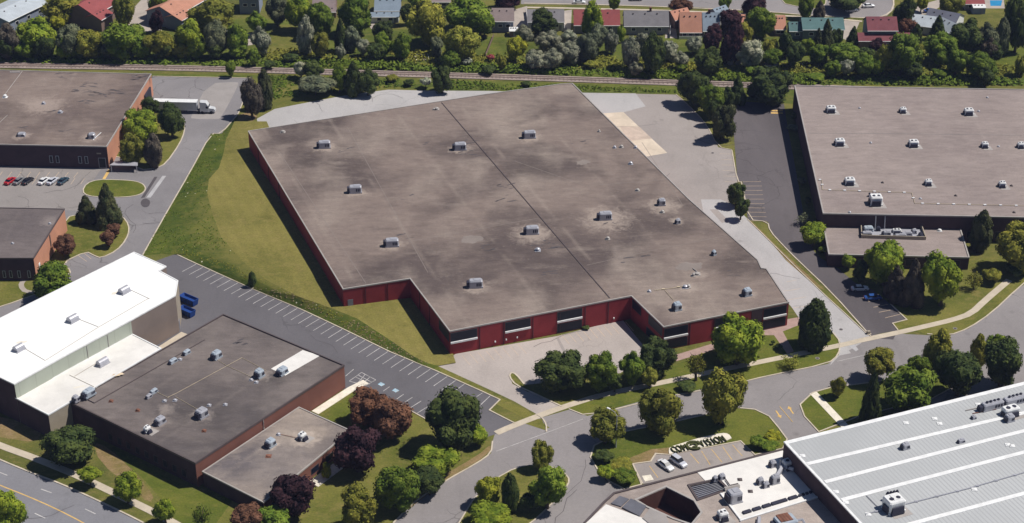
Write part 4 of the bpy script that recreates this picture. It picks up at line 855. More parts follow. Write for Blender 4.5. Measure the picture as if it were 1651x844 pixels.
# ================================================================ HOUSES behind the railway
def hm(name, c): return mottled('shingle_' + name, c, .10, .4, 2.2, .9)
HOUSES = []
M['h_wall'] = mottled('house_siding', (.30, .29, .31), .1, .3, 2, .8)
M['h_white'] = mottled('white_siding', (.70, .70, .70), .05, .3, 2, .7)
M['h_blue'] = mottled('blue_grey_siding', (.22, .25, .33), .1, .3, 2, .8)
M['h_brown'] = mottled('brown_siding', (.22, .15, .13), .1, .3, 2, .8)
M['h_teal'] = mottled('teal_siding', (.16, .20, .22), .1, .3, 2, .8)
def gable(e, c, w_, d, hw, rise, rz, roofm, wallm, trim='trim_white', chim=None, ov=.45, windows=3):
    """gabled block: ridge along local x; c = centre of the ground plan"""
    rot = Matrix.Rotation(rz, 3, 'Z'); W = lambda x, y, z: Vector(c) + rot @ Vector((x, y, z)); x, y = w_ / 2, d / 2
    m_ = MB()
    for a, b_ in (((-x, -y), (x, -y)), ((x, y), (-x, y))): m_.face([W(*a, 0), W(*b_, 0), W(*b_, hw), W(*a, hw)])
    m_.face([W(x, -y, 0), W(x, y, 0), W(x, y, hw), W(x, 0, hw + rise), W(x, -y, hw)]); m_.face([W(-x, y, 0), W(-x, -y, 0), W(-x, -y, hw), W(-x, 0, hw + rise), W(-x, y, hw)])
    m_.build('wall', M[wallm], e)
    r_ = MB(); s_ = rise / y; xo = x + ov * .7; yo = y + ov; zo = hw - s_ * ov; t = .16
    for sg in (-1, 1):
        A, B_, C_, D_ = W(-xo, sg * yo, zo + .03), W(xo, sg * yo, zo + .03), W(xo, 0, hw + rise + .05), W(-xo, 0, hw + rise + .05)
        q = [A, B_, C_, D_] if sg < 0 else [B_, A, D_, C_]
        up = Vector((0, 0, t)); r_.face([p + up for p in q]); r_.face(list(reversed(q)))
        for k in range(4): a, b_ = q[k], q[(k + 1) % 4]; r_.face([a, b_, b_ + up, a + up])
    ro = r_.build('roof', roofm, e)
    g_ = MB(); g_.tube([W(-xo, -yo - .08, zo + .1), W(xo, -yo - .08, zo + .1)], .13, 5); g_.build('gutter', M[trim], e)
    def sub(m, nm, mt, par):
        q = m.build(nm, M[mt], None); q.parent = par; off = world_loc(e)
        for v in q.data.vertices: v.co -= off
    for k in range(windows):
        xx = -x + w_ * (k + .7) / (windows + .4); wm = MB(); wm.box(W(xx, -y - .04, hw * .58), (1.7, .08, 1.3), rz); wo = wm.build('window', M['trim_white'], e)
        pm = MB(); pm.box(W(xx, -y - .10, hw * .58), (1.4, .04, 1.0), rz); sub(pm, 'pane', 'glass', wo)
    dm = MB(); dm.box(W(x - 1.2, -y - .05, 1.05), (1.0, .1, 2.1), rz); dm.build('door', M['door'], e)
    if chim is not None:
        cm = MB(); cm.box(W(chim * x, 0, hw + rise + .5), (.8, .8, 1.8), rz); sub(cm, 'chimney', 'brick_brown', ro)
    vm = MB()
    for k in range(3): vm.box(W(-x * .6 + k * x * .55, -y * .25, hw + rise * .78 + .25), (.4, .4, .35), rz)
    sub(vm, 'roof_vent', 'trim_dark', ro)
def house(x0, x1, yr, ye, yb, label, col, wallm='h_wall', rz=0, chim=None, hw=None, cat='house', name='house', windows=3):
    xc = (x0 + x1) / 2; s = ppm(xc, ye, 3); th = elev(ye)
    if hw is None: hw = max(2.6, (yb - ye) / (s * math.cos(th)))
    d2 = 5.2; rise = max(.8, ((ye - yr) / s - math.sin(th) * d2) / math.cos(th))
    if (ye - yr) / s < math.sin(th) * d2 + .8: d2 = max(2.0, ((ye - yr) / s - .8) / math.sin(th)); rise = .9
    f_ = G(xc, ye, hw); w_ = (x1 - x0) / s - .6; c = Vector((f_.x, f_.y + d2 - .4, 0))
    e = empty(name, c, 0, label, cat, None)
    gable(e, c, w_, 2 * (d2 - .4), hw, rise, rz, M['rf_' + col], wallm, chim=chim, windows=windows)
    HOUSES.append((xc, yb, label)); return e
for k, c in dict(grey=(.19, .18, .19), tan=(.235, .185, .18), red=(.27, .075, .075), maroon=(.19, .065, .075), orange=(.44, .215, .15), blue=(.22, .27, .33), teal=(.095, .17, .17), pale=(.42, .46, .50), slate=(.12, .125, .16)).items(): M['rf_' + k] = hm(k, c)
def yhouse(cx, cy, w_, d, hw, rise, rz, label, col, wallm, **kw):
    p = G(cx, cy, 0); e = empty('house', p, 0, label, 'house'); gable(e, p, w_, d, hw, rise, rz, M['rf_' + col], wallm, **kw); HOUSES.append((cx, cy, label)); return e
h1 = yhouse(24, 33, 21, 14, 4.5, 1.6, R(62), 'pale blue grey metal roofed house in the top left corner', 'pale', 'h_blue')
h2 = yhouse(159, 28, 21, 12.5, 5.5, 3.0, R(66), 'red roofed house with brown siding', 'red', 'h_brown', windows=2)
p = G(162, 44, 0); gable(h2, p, 7, 6.5, 4.6, 1.5, R(66), M['rf_red'], 'h_brown', windows=0)
h3 = yhouse(291, 26, 23, 12.5, 5.0, 2.6, R(64), 'salmon orange roofed house with blue grey siding', 'orange', 'h_blue', windows=2)
p = G(290, 43, 0); gable(h3, p, 7, 7, 4.2, 1.4, R(64), M['rf_orange'], 'h_blue', windows=0)
house(384, 418, -14, -2, 22, 'two storey white house at the top edge right of the salmon roof', 'slate', 'h_blue', windows=2)
h5 = house(503, 541, -8, 12, 19, 'brown taupe roofed house half hidden by bright green trees', 'tan', 'h_brown'); gable(h5, G(530, 28, 0) + Vector((0, 1, 0)), 5.5, 3.0, 2.4, .8, 0, M['rf_tan'], 'h_brown', windows=0)
h6 = house(603, 646, -4, 17, 24, 'blue grey roofed house with a white porch', 'blue', 'h_wall'); gable(h6, G(621, 36, 0) + Vector((0, 1, 0)), 10, 3.6, 2.5, .8, 0, M['rf_blue'], 'h_white', windows=2)
house(675, 727, -12, 3, 10, 'tan roofed house at the top edge above the olive trees', 'tan')
house(784, 829, 13.5, 34, 52, 'taupe roofed house left of the sandy driveway', 'tan', 'h_blue')
house(850, 910, 15.5, 35, 50, 'grey roofed house behind the dark round tree', 'grey', 'h_white')
house(925, 1000, 16, 40, 54, 'red roofed bungalow split by a tall green tree', 'red', 'h_wall')
house(1006, 1079, 17.5, 41.5, 56, 'long grey brown roofed bungalow with a cluttered patio', 'grey', 'h_wall', chim=.2)
h12 = house(1096, 1132, 20, 51, 62, 'orange roofed house with a second gable behind', 'orange', 'h_brown'); gable(h12, G(1093, 40, 0), 7, 6, 3.6, 2.2, R(30), M['rf_orange'], 'h_brown', windows=0)
h13 = house(1133, 1161, 20.5, 49, 60, 'blue grey roofed house with a small chimney joined to the orange roof', 'blue', 'h_wall', chim=-.2); gable(h13, G(1158, 36, 0), 6, 5.5, 3.8, 2.0, R(40), M['rf_blue'], 'h_wall', windows=0)
house(1196, 1204, 24, 40, 50, 'narrow strip of orange roof between the dark purple trees', 'orange', 'h_white', windows=1)
house(1249, 1268, 25, 47, 58, 'small orange roofed house left of the teal roof', 'orange', 'h_brown', windows=2)
h15 = house(1294, 1362, 29, 47.5, 66, 'teal roofed house with dark walls', 'teal', 'h_teal'); gable(h15, G(1283, 58, 0), 5.5, 6, 3.2, 2.0, 0, M['rf_teal'], 'h_teal', windows=1)
h16 = house(1399, 1448, 27.5, 49, 56, 'maroon roofed house with a pale green awning', 'maroon', 'h_teal', hw=6.2); gable(h16, G(1424, 78, 0) + Vector((0, 2, 0)), 18, 6, 3.3, 1.6, 0, M['rf_maroon'], 'h_brown', windows=1)
mb = MB(); q = [G(1409, 61, 3.0), G(1448, 59.5, 3.0), G(1452, 70, 2.4), G(1413, 71.5, 2.4)]; mb.face(q[::-1]); mb.face([v - Vector((0, 0, .12)) for v in q])
for k in range(4): a, b_ = q[k], q[(k + 1) % 4]; mb.face([a, b_, b_ - Vector((0, 0, .12)), a - Vector((0, 0, .12))])
mb.build('awning', plain('pale_green_canvas', (.42, .46, .38), .8), h16)
h17 = yhouse(1520, 46, 11, 13, 3.6, 3.0, R(-30), 'slate grey hip roofed house with white gable edges', 'slate', 'h_white'); gable(h17, G(1487, 48, 0), 11, 9, 3.2, 2.2, R(-20), M['rf_pale'], 'h_white', windows=1); gable(h17, G(1531, 60, 0), 9, 6, 3.4, 2.4, R(-60), M['rf_pale'], 'h_white', windows=1)
house(1556, 1588, -14, 6, 14, 'red roofed house beside the swimming pool', 'red', 'h_wall', windows=2)
def shed(x, y, w_, d, hw, rise, label, col, wallm, rz=0, name='garden_shed', cat='shed'):
    p = G(x, y, 0) + Vector((0, d / 2, 0)); e = empty(name, p, 0, label, cat); gable(e, p, w_, d, hw, rise, rz, M['rf_' + col] if col != 'white' else M['h_white'], wallm, windows=0, ov=.15)
shed(1326, 100, 2.5, 2.4, 2.6, .5, 'small white roofed garden shed below the teal roofed house', 'white', 'h_blue')
shed(924, 100, 3.4, 3.4, 2.2, .6, 'white roofed garden shed among the silver trees', 'white', 'h_blue')
shed(366, 66, 1.8, 2, 3.2, .4, 'narrow white garden shed among trees at upper left', 'white', 'h_white')
shed(828, 60, 3.0, 3.6, 2.2, .5, 'cream roofed shed beside the sandy driveway', 'white', 'h_brown')
shed(1578, 23, 4.6, 3.4, 2.4, .4, 'white roofed carport below the red roof by the pool', 'white', 'h_blue', name='carport', cat='carport')
shed(1245, 110, 4.6, 2.6, .8, .3, 'low brown roofed shed between the trees behind the railway', 'tan', 'h_brown')
for x, col, lab in ((1177, 'pale', 'grey domed garden hut beside the brown hut'), (1190, 'orange', 'brown domed garden hut beside the grey hut')):
    c = G(x, 103, 0); e = empty('garden_hut', c, 0, lab, 'hut'); mb = MB(); mb.tube([c, c + Vector((0, 0, 1.6))], 1.15, 8); mb.build('wall', M['h_wall'], e)
    mb = MB(); mb.tube([c + Vector((0, 0, 1.6)), c + Vector((0, 0, 2.4)), c + Vector((0, 0, 2.9))], [1.35, .95, .15], 8); mb.build('roof', M['rf_' + col], e)
def frame_bed(name, px, label, cat, inner, rim, h=.5):
    P2 = ccw(GP(px)); c = sum(P2, Vector()) / len(P2); e = empty(name, c, 0, label, cat); a = MB(); a.ribbon(P2, .3, 0, h, closed=True); a.build('rim', M[rim], e); a = MB(); a.poly([v + Vector((0, 0, h * .7)) for v in P2]); a.build('soil', M[inner], e)
frame_bed('raised_bed', [(1294, 104), (1319, 104), (1320, 112), (1293, 112)], 'pale edged raised garden bed behind the railway', 'garden bed', 'dirt', 'gravel')
frame_bed('raised_bed', [(668, 93), (690, 92), (691, 97), (672, 98)], 'small brown raised bed in the grass below the olive trees', 'garden bed', 'dirt', 'gravel', .3)
def rail_fence(px, h, label, mat='h_white', name='garden_fence'):
    P2 = GP(px); e = empty(name, P2[0], 0, label, 'fence'); a = MB(); a.ribbon(P2, .08, .15, h); a.build('panel', M[mat], e)
    for p in walk(px, 3.0): q = MB(); q.box(p + Vector((0, 0, h / 2)), (.15, .15, h + .1)); q.build('post', M[mat], e)
rail_fence([(852, 50), (848, 20)], 1.6, 'white garden fence left of the grey roofed house')
rail_fence([(910, 52), (909, 22)], 1.6, 'white garden fence right of the grey roofed house')
rail_fence([(1080, 62), (1082, 26)], 1.6, 'white garden fence right of the long grey brown bungalow')
rail_fence([(783, 92), (796, 60)], 1.3, 'thin brown garden fence left of the sandy path', 'h_brown')
rail_fence([(1095, 64), (1132, 63.5)], 1.2, 'white low fence in front of the orange roofed house')
rail_fence([(672, 92), (690, 91), (691, 97)], .9, 'small white garden fence by the raised bed')
# ================================================================ RAILWAY
re_ = empty('railway_track', trk[0], 0, 'single railway track on pale ballast running behind the warehouses', 'railway')
for sg in (-1, 1):
    off = []; 
    for i, p in enumerate(trk):
        a = trk[max(0, i - 1)]; b_ = trk[min(len(trk) - 1, i + 1)]; d = (b_ - a).normalized(); off.append(p + Vector((-d.y, d.x, 0)) * .75 * sg)
    mb = MB(); mb.ribbon(off, .10, .36, .54); mb.build('rail', M['rail'], re_)
mb = MB(); L = 0
for a, b_ in zip(trk, trk[1:]):
    d = b_ - a; n = max(1, int(d.length / 1.3))
    for k in range(n): c = a + d * k / n; mb.box((c.x, c.y, .29), (.34, 2.7, .16), math.atan2(d.y, d.x))
so_ = mb.build('sleepers', M['sleeper'], re_); so_['kind'] = 'stuff'
# ================================================================ VEHICLES
def paint_mat(name, c): 
    return plain('car_paint_' + name, c, .25, .5, .1, .04)
M['tyre'] = plain('tyre_rubber', (.02, .02, .022), .9)
M['rim'] = plain('wheel_rim', (.45, .45, .47), .3, .5, .6)
M['lamp_red'] = plain('tail_lamp', (.35, .02, .02), .3); M['lamp_clear'] = plain('head_lamp', (.7, .7, .7), .2)
def car(name, px, py, ang, col, label, suv=False, cat='car', group=None):
    e = empty(name, G(px, py, 0) + Vector((0, 0, .03)), 0, label, cat, group); L = 4.7; W_ = 1.85; H = 1.75 if suv else 1.45
    rot = Matrix.Rotation(ang, 3, 'Z'); o0 = world_loc(e); W = lambda x, y, z: o0 + rot @ Vector((x, y, z))
    prof = [(-2.35, .45, .62), (-2.3, .85, .78), (-1.9, .98, .86), (-.9, 1.0, .92), (1.1, .98, .92), (1.9, .86, .86), (2.28, .7, .76), (2.35, .42, .62)] # x, deck height, half width
    if suv: prof = [(x, z * 1.08, w_) for x, z, w_ in prof]; prof[1] = (-2.3, 1.05, .82)
    m_ = MB(); secs = []
    for x, z, w_ in prof: secs.append([W(x, -w_ * .94, .25), W(x, -w_, .5), W(x, -w_ * .97, z * .85), W(x, -w_ * .8, z), W(x, w_ * .8, z), W(x, w_ * .97, z * .85), W(x, w_, .5), W(x, w_ * .94, .25)])
    for a, b_ in zip(secs, secs[1:]):
        for k in range(8): m_.face([a[k], b_[k], b_[(k + 1) % 8], a[(k + 1) % 8]])
    m_.face(secs[0][::-1]); m_.face(secs[-1])
    zt = H; rear = -2.1 if suv else -1.75; r2 = -1.85 if suv else -1.05; f1, f2 = 1.15, .35
    roof = [W(r2, -.62, zt), W(f2, -.62, zt), W(f2, .62, zt), W(r2, .62, zt)]; m_.face(roof)
    m_.face([v - Vector((0, 0, .07)) for v in roof][::-1])
    for k in range(4): a, b_ = roof[k], roof[(k + 1) % 4]; m_.face([a - Vector((0, 0, .07)), b_ - Vector((0, 0, .07)), b_, a])
    m_.build('body', paint_mat(col[0], col[1]), e)
    g_ = MB(); lo = [W(rear, -.76, .93), W(f1, -.76, .93), W(f1, .76, .93), W(rear, .76, .93)]; up = [v - Vector((0, 0, .04)) for v in roof]
    for k in range(4): g_.face([lo[k], lo[(k + 1) % 4], up[(k + 1) % 4], up[k]])
    g_.build('window', M['glass'], e)
    for x in (-1.45, 1.42):
        for y in (-.86, .86):
            t_ = MB(); a, b_ = W(x, y - .11, .33), W(x, y + .11, .33); t_.tube([a, b_], .33, 12); wh = t_.build('wheel', M['tyre'], e)
            r_ = MB(); s_ = .125 if y > 0 else -.125; r_.tube([W(x, y, .33), W(x, y + s_, .33)], .2, 8); q = r_.build('rim', M['rim'], None); q.parent = wh
            for v in q.data.vertices: v.co -= o0
    for y in (-.6, .6):
        h_ = MB(); h_.box(W(2.3, y, .62), (.12, .35, .16), ang); h_.build('headlight', M['lamp_clear'], e)
        h_ = MB(); h_.box(W(-2.33, y, .75), (.1, .3, .16), ang); h_.build('tail_light', M['lamp_red'], e)
    return e
WHITE = ('white', (.75, .75, .76)); SILVER = ('silver', (.55, .56, .62)); RED = ('red', (.42, .02, .03)); BLACK = ('black', (.025, .025, .03)); BLUE = ('blue', (.03, .09, .30)); TEAL = ('dark_teal', (.035, .07, .10)); GREY = ('grey', (.20, .20, .21))
grp = 'cars parked in the row below the brick warehouse'
for x, col, lab in ((17, RED, 'red car, leftmost in the parked row'), (31, GREY, 'grey car between the red and the black car in the row'), (45, BLACK, 'black car in the row below the brick warehouse'), (71, WHITE, 'white car right of the gap in the parked row'), (85, SILVER, 'silver car beside the dark teal car in the row'), (102, TEAL, 'dark teal car, rightmost in the parked row')):
    car('parked_car', x, 294.5, R(68), col, lab, group=grp)
car('parked_car', 1094, 748, R(-52), SILVER, 'long silver sport utility car beside the hedge letters', True)
car('parked_car', 1073, 753.5, R(-54), WHITE, 'smaller white car left of the silver one by the hedge letters')
car('parked_car', 1386, 468, R(4), WHITE, 'white car in the dark lot, nearer the office building')
car('parked_car', 1407, 483, R(6), BLUE, 'blue car half in tree shade in the dark lot')
car('parked_car', 934, 6, R(2), WHITE, 'white car on the far street above the red roof')
car('parked_car', 1025, 1, R(2), GREY, 'grey car on the far street above the long bungalow')
car('parked_car', 1400, 12, R(10), WHITE, 'white car in the turning circle at the top')
car('parked_car', 1373, 19, R(15), SILVER, 'silver car at the inner kerb of the turning circle')
car('parked_car', 1499, 20, R(10), BLUE, 'dark blue car on the drive above the slate roofed house')
# articulated truck
ta = R(-3); tp = G(300, 181, 0); te = empty('articulated_truck', tp, 0, 'long white and silver articulated truck backed up to the brick warehouse', 'truck')
rt_ = Matrix.Rotation(ta, 3, 'Z'); TW = lambda x, y, z: tp + rt_ @ Vector((x, y, z))
m_ = MB(); m_.box(TW(-3.2, 0, 2.55), (14.4, 2.5, 2.8), ta); tr = m_.build('trailer', plain('trailer_panel', (.40, .42, .47), .4, .4, .1), te)
m_ = MB(); m_.box(TW(-3.2, 0, 4.02), (14.5, 2.6, .12), ta); q = m_.build('trailer_roof', M['unit_white'], None); q.parent = tr
for v in q.data.vertices: v.co -= tp
m_ = MB(); m_.box(TW(2.6, 0, .95), (13.0, .9, .25), ta); m_.box(TW(-2, -1.15, .75), (5.5, .08, .7), ta); m_.build('chassis', M['unit_dark'], te)
m_ = MB()
def xs(x, w_, z0, z1): return [TW(x, -w_, z0), TW(x, w_, z0), TW(x, w_ * .92, z1), TW(x, -w_ * .92, z1)]
S_ = [xs(4.9, 1.2, .7, 4.0), xs(7.0, 1.2, .7, 3.9), xs(7.6, 1.18, .7, 2.9), xs(8.0, 1.1, .7, 1.95), xs(9.4, .95, .6, 1.75), xs(9.8, .85, .6, 1.3)]
for a, b_ in zip(S_, S_[1:]):
    for k in range(4): m_.face([a[k], b_[k], b_[(k + 1) % 4], a[(k + 1) % 4]][::-1])
m_.face(S_[0]); m_.face(S_[-1][::-1]); m_.build('cab', plain('cab_paint', (.55, .56, .58), .4, .4), te)
m_ = MB(); m_.box(TW(7.85, 0, 2.45), (.12, 1.9, .7), ta); m_.box(TW(7.3, -1.19, 2.3), (.8, .06, .7), ta); m_.build('windscreen', M['glass'], te)
for x in (-9.2, -8.0, 4.4, 5.6, 8.6):
    for y in (-1.05, 1.05):
        m_ = MB(); m_.tube([TW(x, y - .18, .5), TW(x, y + .18, .5)], .5, 12); m_.build('wheel', M['tyre'], te)
m_ = MB(); m_.tube([TW(5.1, -1.0, 2.6), TW(5.1, -1.0, 4.3)], .1, 6); m_.build('exhaust', M['rim'], te)
# blue skips behind the white hall
def skip(px, py, ang, label, L=4.6):
    p = G(px, py, 0); e = empty('waste_skip', p, 0, label, 'waste container', 'blue waste containers behind the white hall'); rt = Matrix.Rotation(ang, 3, 'Z'); W = lambda x, y, z: p + rt @ Vector((x, y, z))
    m_ = MB(); bt, tp_ = [(-L / 2 + .3, -.85), (L / 2 - .3, -.85), (L / 2 - .3, .85), (-L / 2 + .3, .85)], [(-L / 2, -1.05), (L / 2, -1.05), (L / 2, 1.05), (-L / 2, 1.05)]
    B_, T_ = [W(*q, .15) for q in bt], [W(*q, 1.9) for q in tp_]
    for k in range(4): m_.face([B_[k], B_[(k + 1) % 4], T_[(k + 1) % 4], T_[k]]); I = [W(q[0] * .94, q[1] * .9, 1.9) for q in tp_]; J = [W(q[0] * .9, q[1] * .85, 1.2) for q in bt]
    for k in range(4): m_.face([T_[k], T_[(k + 1) % 4], I[(k + 1) % 4], I[k]]); m_.face([I[k], I[(k + 1) % 4], J[(k + 1) % 4], J[k]])
    m_.face(J); m_.face(B_[::-1]); m_.build('body', plain('blue_skip_paint', (.012, .05, .22), .6), e)
    r_ = MB()
    for k in range(5): x = -L / 2 + .6 + k * (L - 1.2) / 4; r_.box(W(x, -1.04, 1.0), (.12, .1, 1.6), ang)
    r_.build('rib', M['unit_dark'], e)
skip(305, 489, R(-36), 'blue waste container nearest the far corner of the white hall', 5.4); skip(302, 508, R(-36), 'blue waste container closest to the brown brick building')
# street lamp
lp = G(993, 722, 0); le = empty('street_lamp', lp, 0, 'slim pale street lamp with a curved arm by the side road junction', 'street lamp')
m_ = MB(); m_.tube([lp, lp + Vector((0, 0, 9.0))], [.16, .09], 8); m_.build('pole', M['unit_grey'], le)
m_ = MB(); m_.tube([lp + Vector((0, 0, 9)), lp + Vector((-.5, .5, 9.7)), lp + Vector((-1.6, 1.2, 10.1))], .07, 6); m_.build('arm', M['unit_grey'], le)
m_ = MB(); m_.box(lp + Vector((-1.9, 1.4, 10.12)), (.9, .4, .18), R(140)); m_.build('lamp_head', M['unit_white'], le)
# hedge lettering on its white gravel bed
A, B_ = G(1076, 731, 0), G(1181, 705.5, 0); ha = math.atan2(B_.y - A.y, B_.x - A.x)
he = empty('hedge_sign', (A + B_) / 2, 0, 'clipped hedge letters on a white gravel bed above the small car park', 'sign')
m_ = MB(); P2 = chaikin(ccw(GP([(1078, 730), (1079, 722), (1099, 716), (1128, 707), (1164, 699), (1175, 700.5), (1181, 710), (1127, 724), (1080, 735)])), 1); m_.prism(P2, .02, .20); m_.build('gravel_bed', M['gravel'], he)
rt = Matrix.Rotation(ha, 3, 'Z')
M['hedge'] = mottled('clipped_hedge', (.062, .068, .022), .3, .8, 5, .95)
def letter(ch, cx, cy, size, nm='letter'):
    cu = bpy.data.curves.new('t', 'FONT'); cu.body = ch; cu.size = size; cu.extrude = .20; cu.offset = .0; cu.align_x = 'CENTER'; cu.align_y = 'CENTER'; cu.resolution_u = 3
    ob = bpy.data.objects.new('t', cu); C.objects.link(ob); bpy.context.view_layer.update()
    me = bpy.data.meshes.new_from_object(ob.evaluated_get(bpy.context.evaluated_depsgraph_get())); bpy.data.objects.remove(ob)
    me.transform(Matrix.Diagonal((.50, 1.0, 1, 1))); me.materials.clear(); me.materials.append(M['hedge']); o = bpy.data.objects.new(nm, me); C.objects.link(o); o.parent = he
    c = G(cx, cy, .38) - world_loc(he); o.location = c; o.rotation_euler = (0, 0, ha); return o
for ch, x in zip("COM", (1087, 1095, 1104)): letter(ch, x, 726.0 - (x - 1087) * .222, 3.5)
for ch, x in zip("VISION", (1131.5, 1138, 1143.5, 1149.5, 1156.5, 1165)): letter(ch, x, 725.8 - (x - 1087) * .222, 3.5)
cc = G(1118.5, 719, .3)
for nm, r0, a0, a1, wd in (('swirl', 1.55, 20, 330, .55), ('swirl', .7, -120, 170, .45)):
    m_ = MB(); m_.ribbon([cc + Vector((math.cos(R(a)) * r0 * (1 + (a - a0) / 2600), math.sin(R(a)) * r0 * .95, 0)) for a in range(a0, a1 + 1, 15)], wd, .18, .6); m_.build(nm, M['hedge'], he)
# small things
c = G(1400, 538.5, 0); e = empty('utility_box', c, 0, 'small cream utility box at the foot of the narrow grass strip', 'utility box'); m_ = MB(); m_.box(c + Vector((0, 0, .45)), (.9, .7, .9), .3, bev=.08); m_.build('cabinet', M['block_tan'], e); m_ = MB(); m_.box(c + Vector((0, 0, .06)), (1.3, 1.1, .12), .3); m_.build('plinth', M['sidewalk'], e)
c = G(205, 270, 0); e = empty('entrance_canopy', c, 0, 'pale white entrance canopy at the corner of the brick warehouse', 'canopy')
m_ = MB(); q = [G(176, 267, 2.2), G(222, 268, 2.2), G(222, 262, 2.2), G(186, 261, 2.2)]; m_.prism(q, 2.1, 2.3, bottom=True); m_.build('canopy_roof', M['unit_grey'], e)
for x, y in ((179, 268), (220, 269), (219, 263)): a = G(x, y, 2.1); m_ = MB(); m_.tube([(a.x, a.y, 0), (a.x, a.y, 2.1)], .1, 6); m_.build('post', M['unit_grey'], e)
def manhole(px, py, label):
    c = G(px, py, .035); e = empty('manhole_cover', c, 0, label, 'manhole cover'); m_ = MB(); m_.tube([c, c + Vector((0, 0, .03))], .55, 14); m_.build('ring', M['slab'], e); m_ = MB(); m_.tube([c, c + Vector((0, 0, .045))], .4, 14); m_.build('lid', M['patch_dark'], e)
manhole(1356, 531.5, 'dark round cover in the pale side driveway'); manhole(1149, 247, 'dark round cover beside a pale slab in the side yard'); manhole(1337, 624, 'dark round cover near the lower street kerb'); manhole(1318, 578, 'pale cover in the grass verge near the driveway mouth'); manhole(1540, 530, 'pale round cover in the grass verge far right')
# ================================================================ TREES
rnd = random.Random(11)
def crown_mesh(name, seed, shape='round', n_l=15, leaves=1500, size=.095, inner=.90, lobe=(.26, .52), jitter=.6):
    r = random.Random(seed); lobes = []
    for i in range(n_l):
        if shape in ('round', 'sparse'):
            z = 1 - 2 * (i + .5) / n_l; a = i * 2.399 + r.uniform(-.4, .4); q = math.sqrt(max(0, 1 - z * z)); d = r.uniform(.40, .78)
            zz = z * d; w_ = 1.0 if z > -.35 else .85; c = Vector((q * math.cos(a) * d * w_, q * math.sin(a) * d * w_, zz)); rr = r.uniform(*lobe)
        elif shape == 'cone':
            t = i / (n_l - 1); z = -.8 + 1.7 * t; a = i * 2.399; rad = (1 - t) ** .8 * .62; c = Vector((rad * math.cos(a), rad * math.sin(a), z)); rr = .46 * (1 - t) ** .7 + .13
        elif shape == 'column':
            t = i / (n_l - 1); z = -.78 + 1.5 * t; a = i * 2.399; rad = .38 * math.sin(math.pi * (.2 + .75 * t)); c = Vector((rad * math.cos(a), rad * math.sin(a), z)); rr = .48 * math.sin(math.pi * (.28 + .62 * t)) + .1
        else:   # clump: low and wide
            a = i * 2.399; d = math.sqrt(i / n_l) * .72; c = Vector((math.cos(a) * d, math.sin(a) * d, r.uniform(-.2, .45) * (1 - d))); rr = r.uniform(.3, .5)
        lobes.append((c, rr))
    bm = bmesh.new()
    if inner > 0:
        for c, rr in lobes:
            res = bmesh.ops.create_icosphere(bm, subdivisions=3, radius=rr * inner, matrix=Matrix.Translation(c))
            for v in res['verts']:
                d = (v.co - c).normalized(); v.co = c + d * rr * inner * (1 + .30 * noise.noise(v.co * 4.5 + Vector((seed, 0, 0))))
    verts = [v.co.copy() for v in bm.verts]; bm.verts.index_update(); faces = [[v.index for v in f.verts] for f in bm.faces]; bm.free()
    cnt = 0; tries = 0
    while cnt < leaves and tries < leaves * 6:
        tries += 1; c, rr = lobes[r.randrange(n_l)]
        d = Vector((r.gauss(0, 1), r.gauss(0, 1), r.gauss(.15, 1))).normalized(); p = c + d * rr * (r.uniform(.86, 1.10) if inner > 0 else r.uniform(.3, 1.1))
        if inner > 0 and any((p - c2).length < r2 * inner * .86 for c2, r2 in lobes): continue
        nn = (d + Vector((r.uniform(-1, 1), r.uniform(-1, 1), r.uniform(-.6, 1))) * jitter).normalized(); t = nn.orthogonal().normalized(); t = (Matrix.Rotation(r.uniform(0, 6.28), 3, nn) @ t); b_ = nn.cross(t)
        s1 = size * r.uniform(.6, 1.35); s2 = s1 * r.uniform(.55, .9); k = len(verts)
        verts += [p - t * s1, p - b_ * s2 * .8 + t * s1 * .1, p + t * s1, p + b_ * s2 * .8 + t * s1 * .2]; faces.append([k, k + 1, k + 2, k + 3]); cnt += 1
    me = bpy.data.meshes.new(name); me.from_pydata([tuple(v) for v in verts], [], faces); me.materials.append(M['f_green']); me.update(); return me
CR = {'round': [crown_mesh('crown_round', s, 'round', 19, 2600, .068, .85) for s in (1, 2, 3, 4, 5, 6, 7, 8, 9)],
      'cone': [crown_mesh('crown_cone', s, 'cone', 16, 2200, .066) for s in (11, 12)],
      'column': [crown_mesh('crown_column', s, 'column', 13, 2200, .066) for s in (21, 22)],
      'sparse': [crown_mesh('crown_sparse', s, 'round', 15, 900, .075, 0, (.3, .5), 1.2) for s in (31, 32)],
      'clump': [crown_mesh('crown_clump', s, 'clump', 12, 1600, .072) for s in (41, 42)]}
def trunk_mesh(seed):
    r = random.Random(seed); m_ = MB(); m_.tube([(0, 0, 0), (.02, .01, .35), (-.01, .03, .7), (.02, 0, 1)], [.060, .045, .036, .018], 7)
    for k in range(6):
        a = k * 1.1 + r.uniform(0, .6); z = .35 + .08 * k; m_.tube([(0, 0, z), (math.cos(a) * .16, math.sin(a) * .16, z + .14), (math.cos(a) * .34, math.sin(a) * .34, z + .34)], [.03, .02, .008], 5)
    me = bpy.data.meshes.new('trunk'); me.from_pydata([tuple(p) for p in m_.v], [], m_.f); me.materials.append(M['bark']); return me
TRK_M = [trunk_mesh(s) for s in (1, 2, 3)]
COLW = {'dry': 'dry', 'green': 'mid green', 'bright': 'bright green', 'dark': 'dark green', 'olive': 'olive green', 'silver': 'silver leaved', 'greygreen': 'grey green', 'purple': 'dark purple', 'brown': 'copper brown', 'conifer': 'dull green', 'taupe': 'bare taupe', 'yellow': 'yellow green', 'white': 'white flowering', 'rose': 'rose red'}
SHW = {'round': 'rounded', 'cone': 'conical', 'column': 'columnar', 'sparse': 'thin airy', 'clump': 'low spreading'}
TREES = []
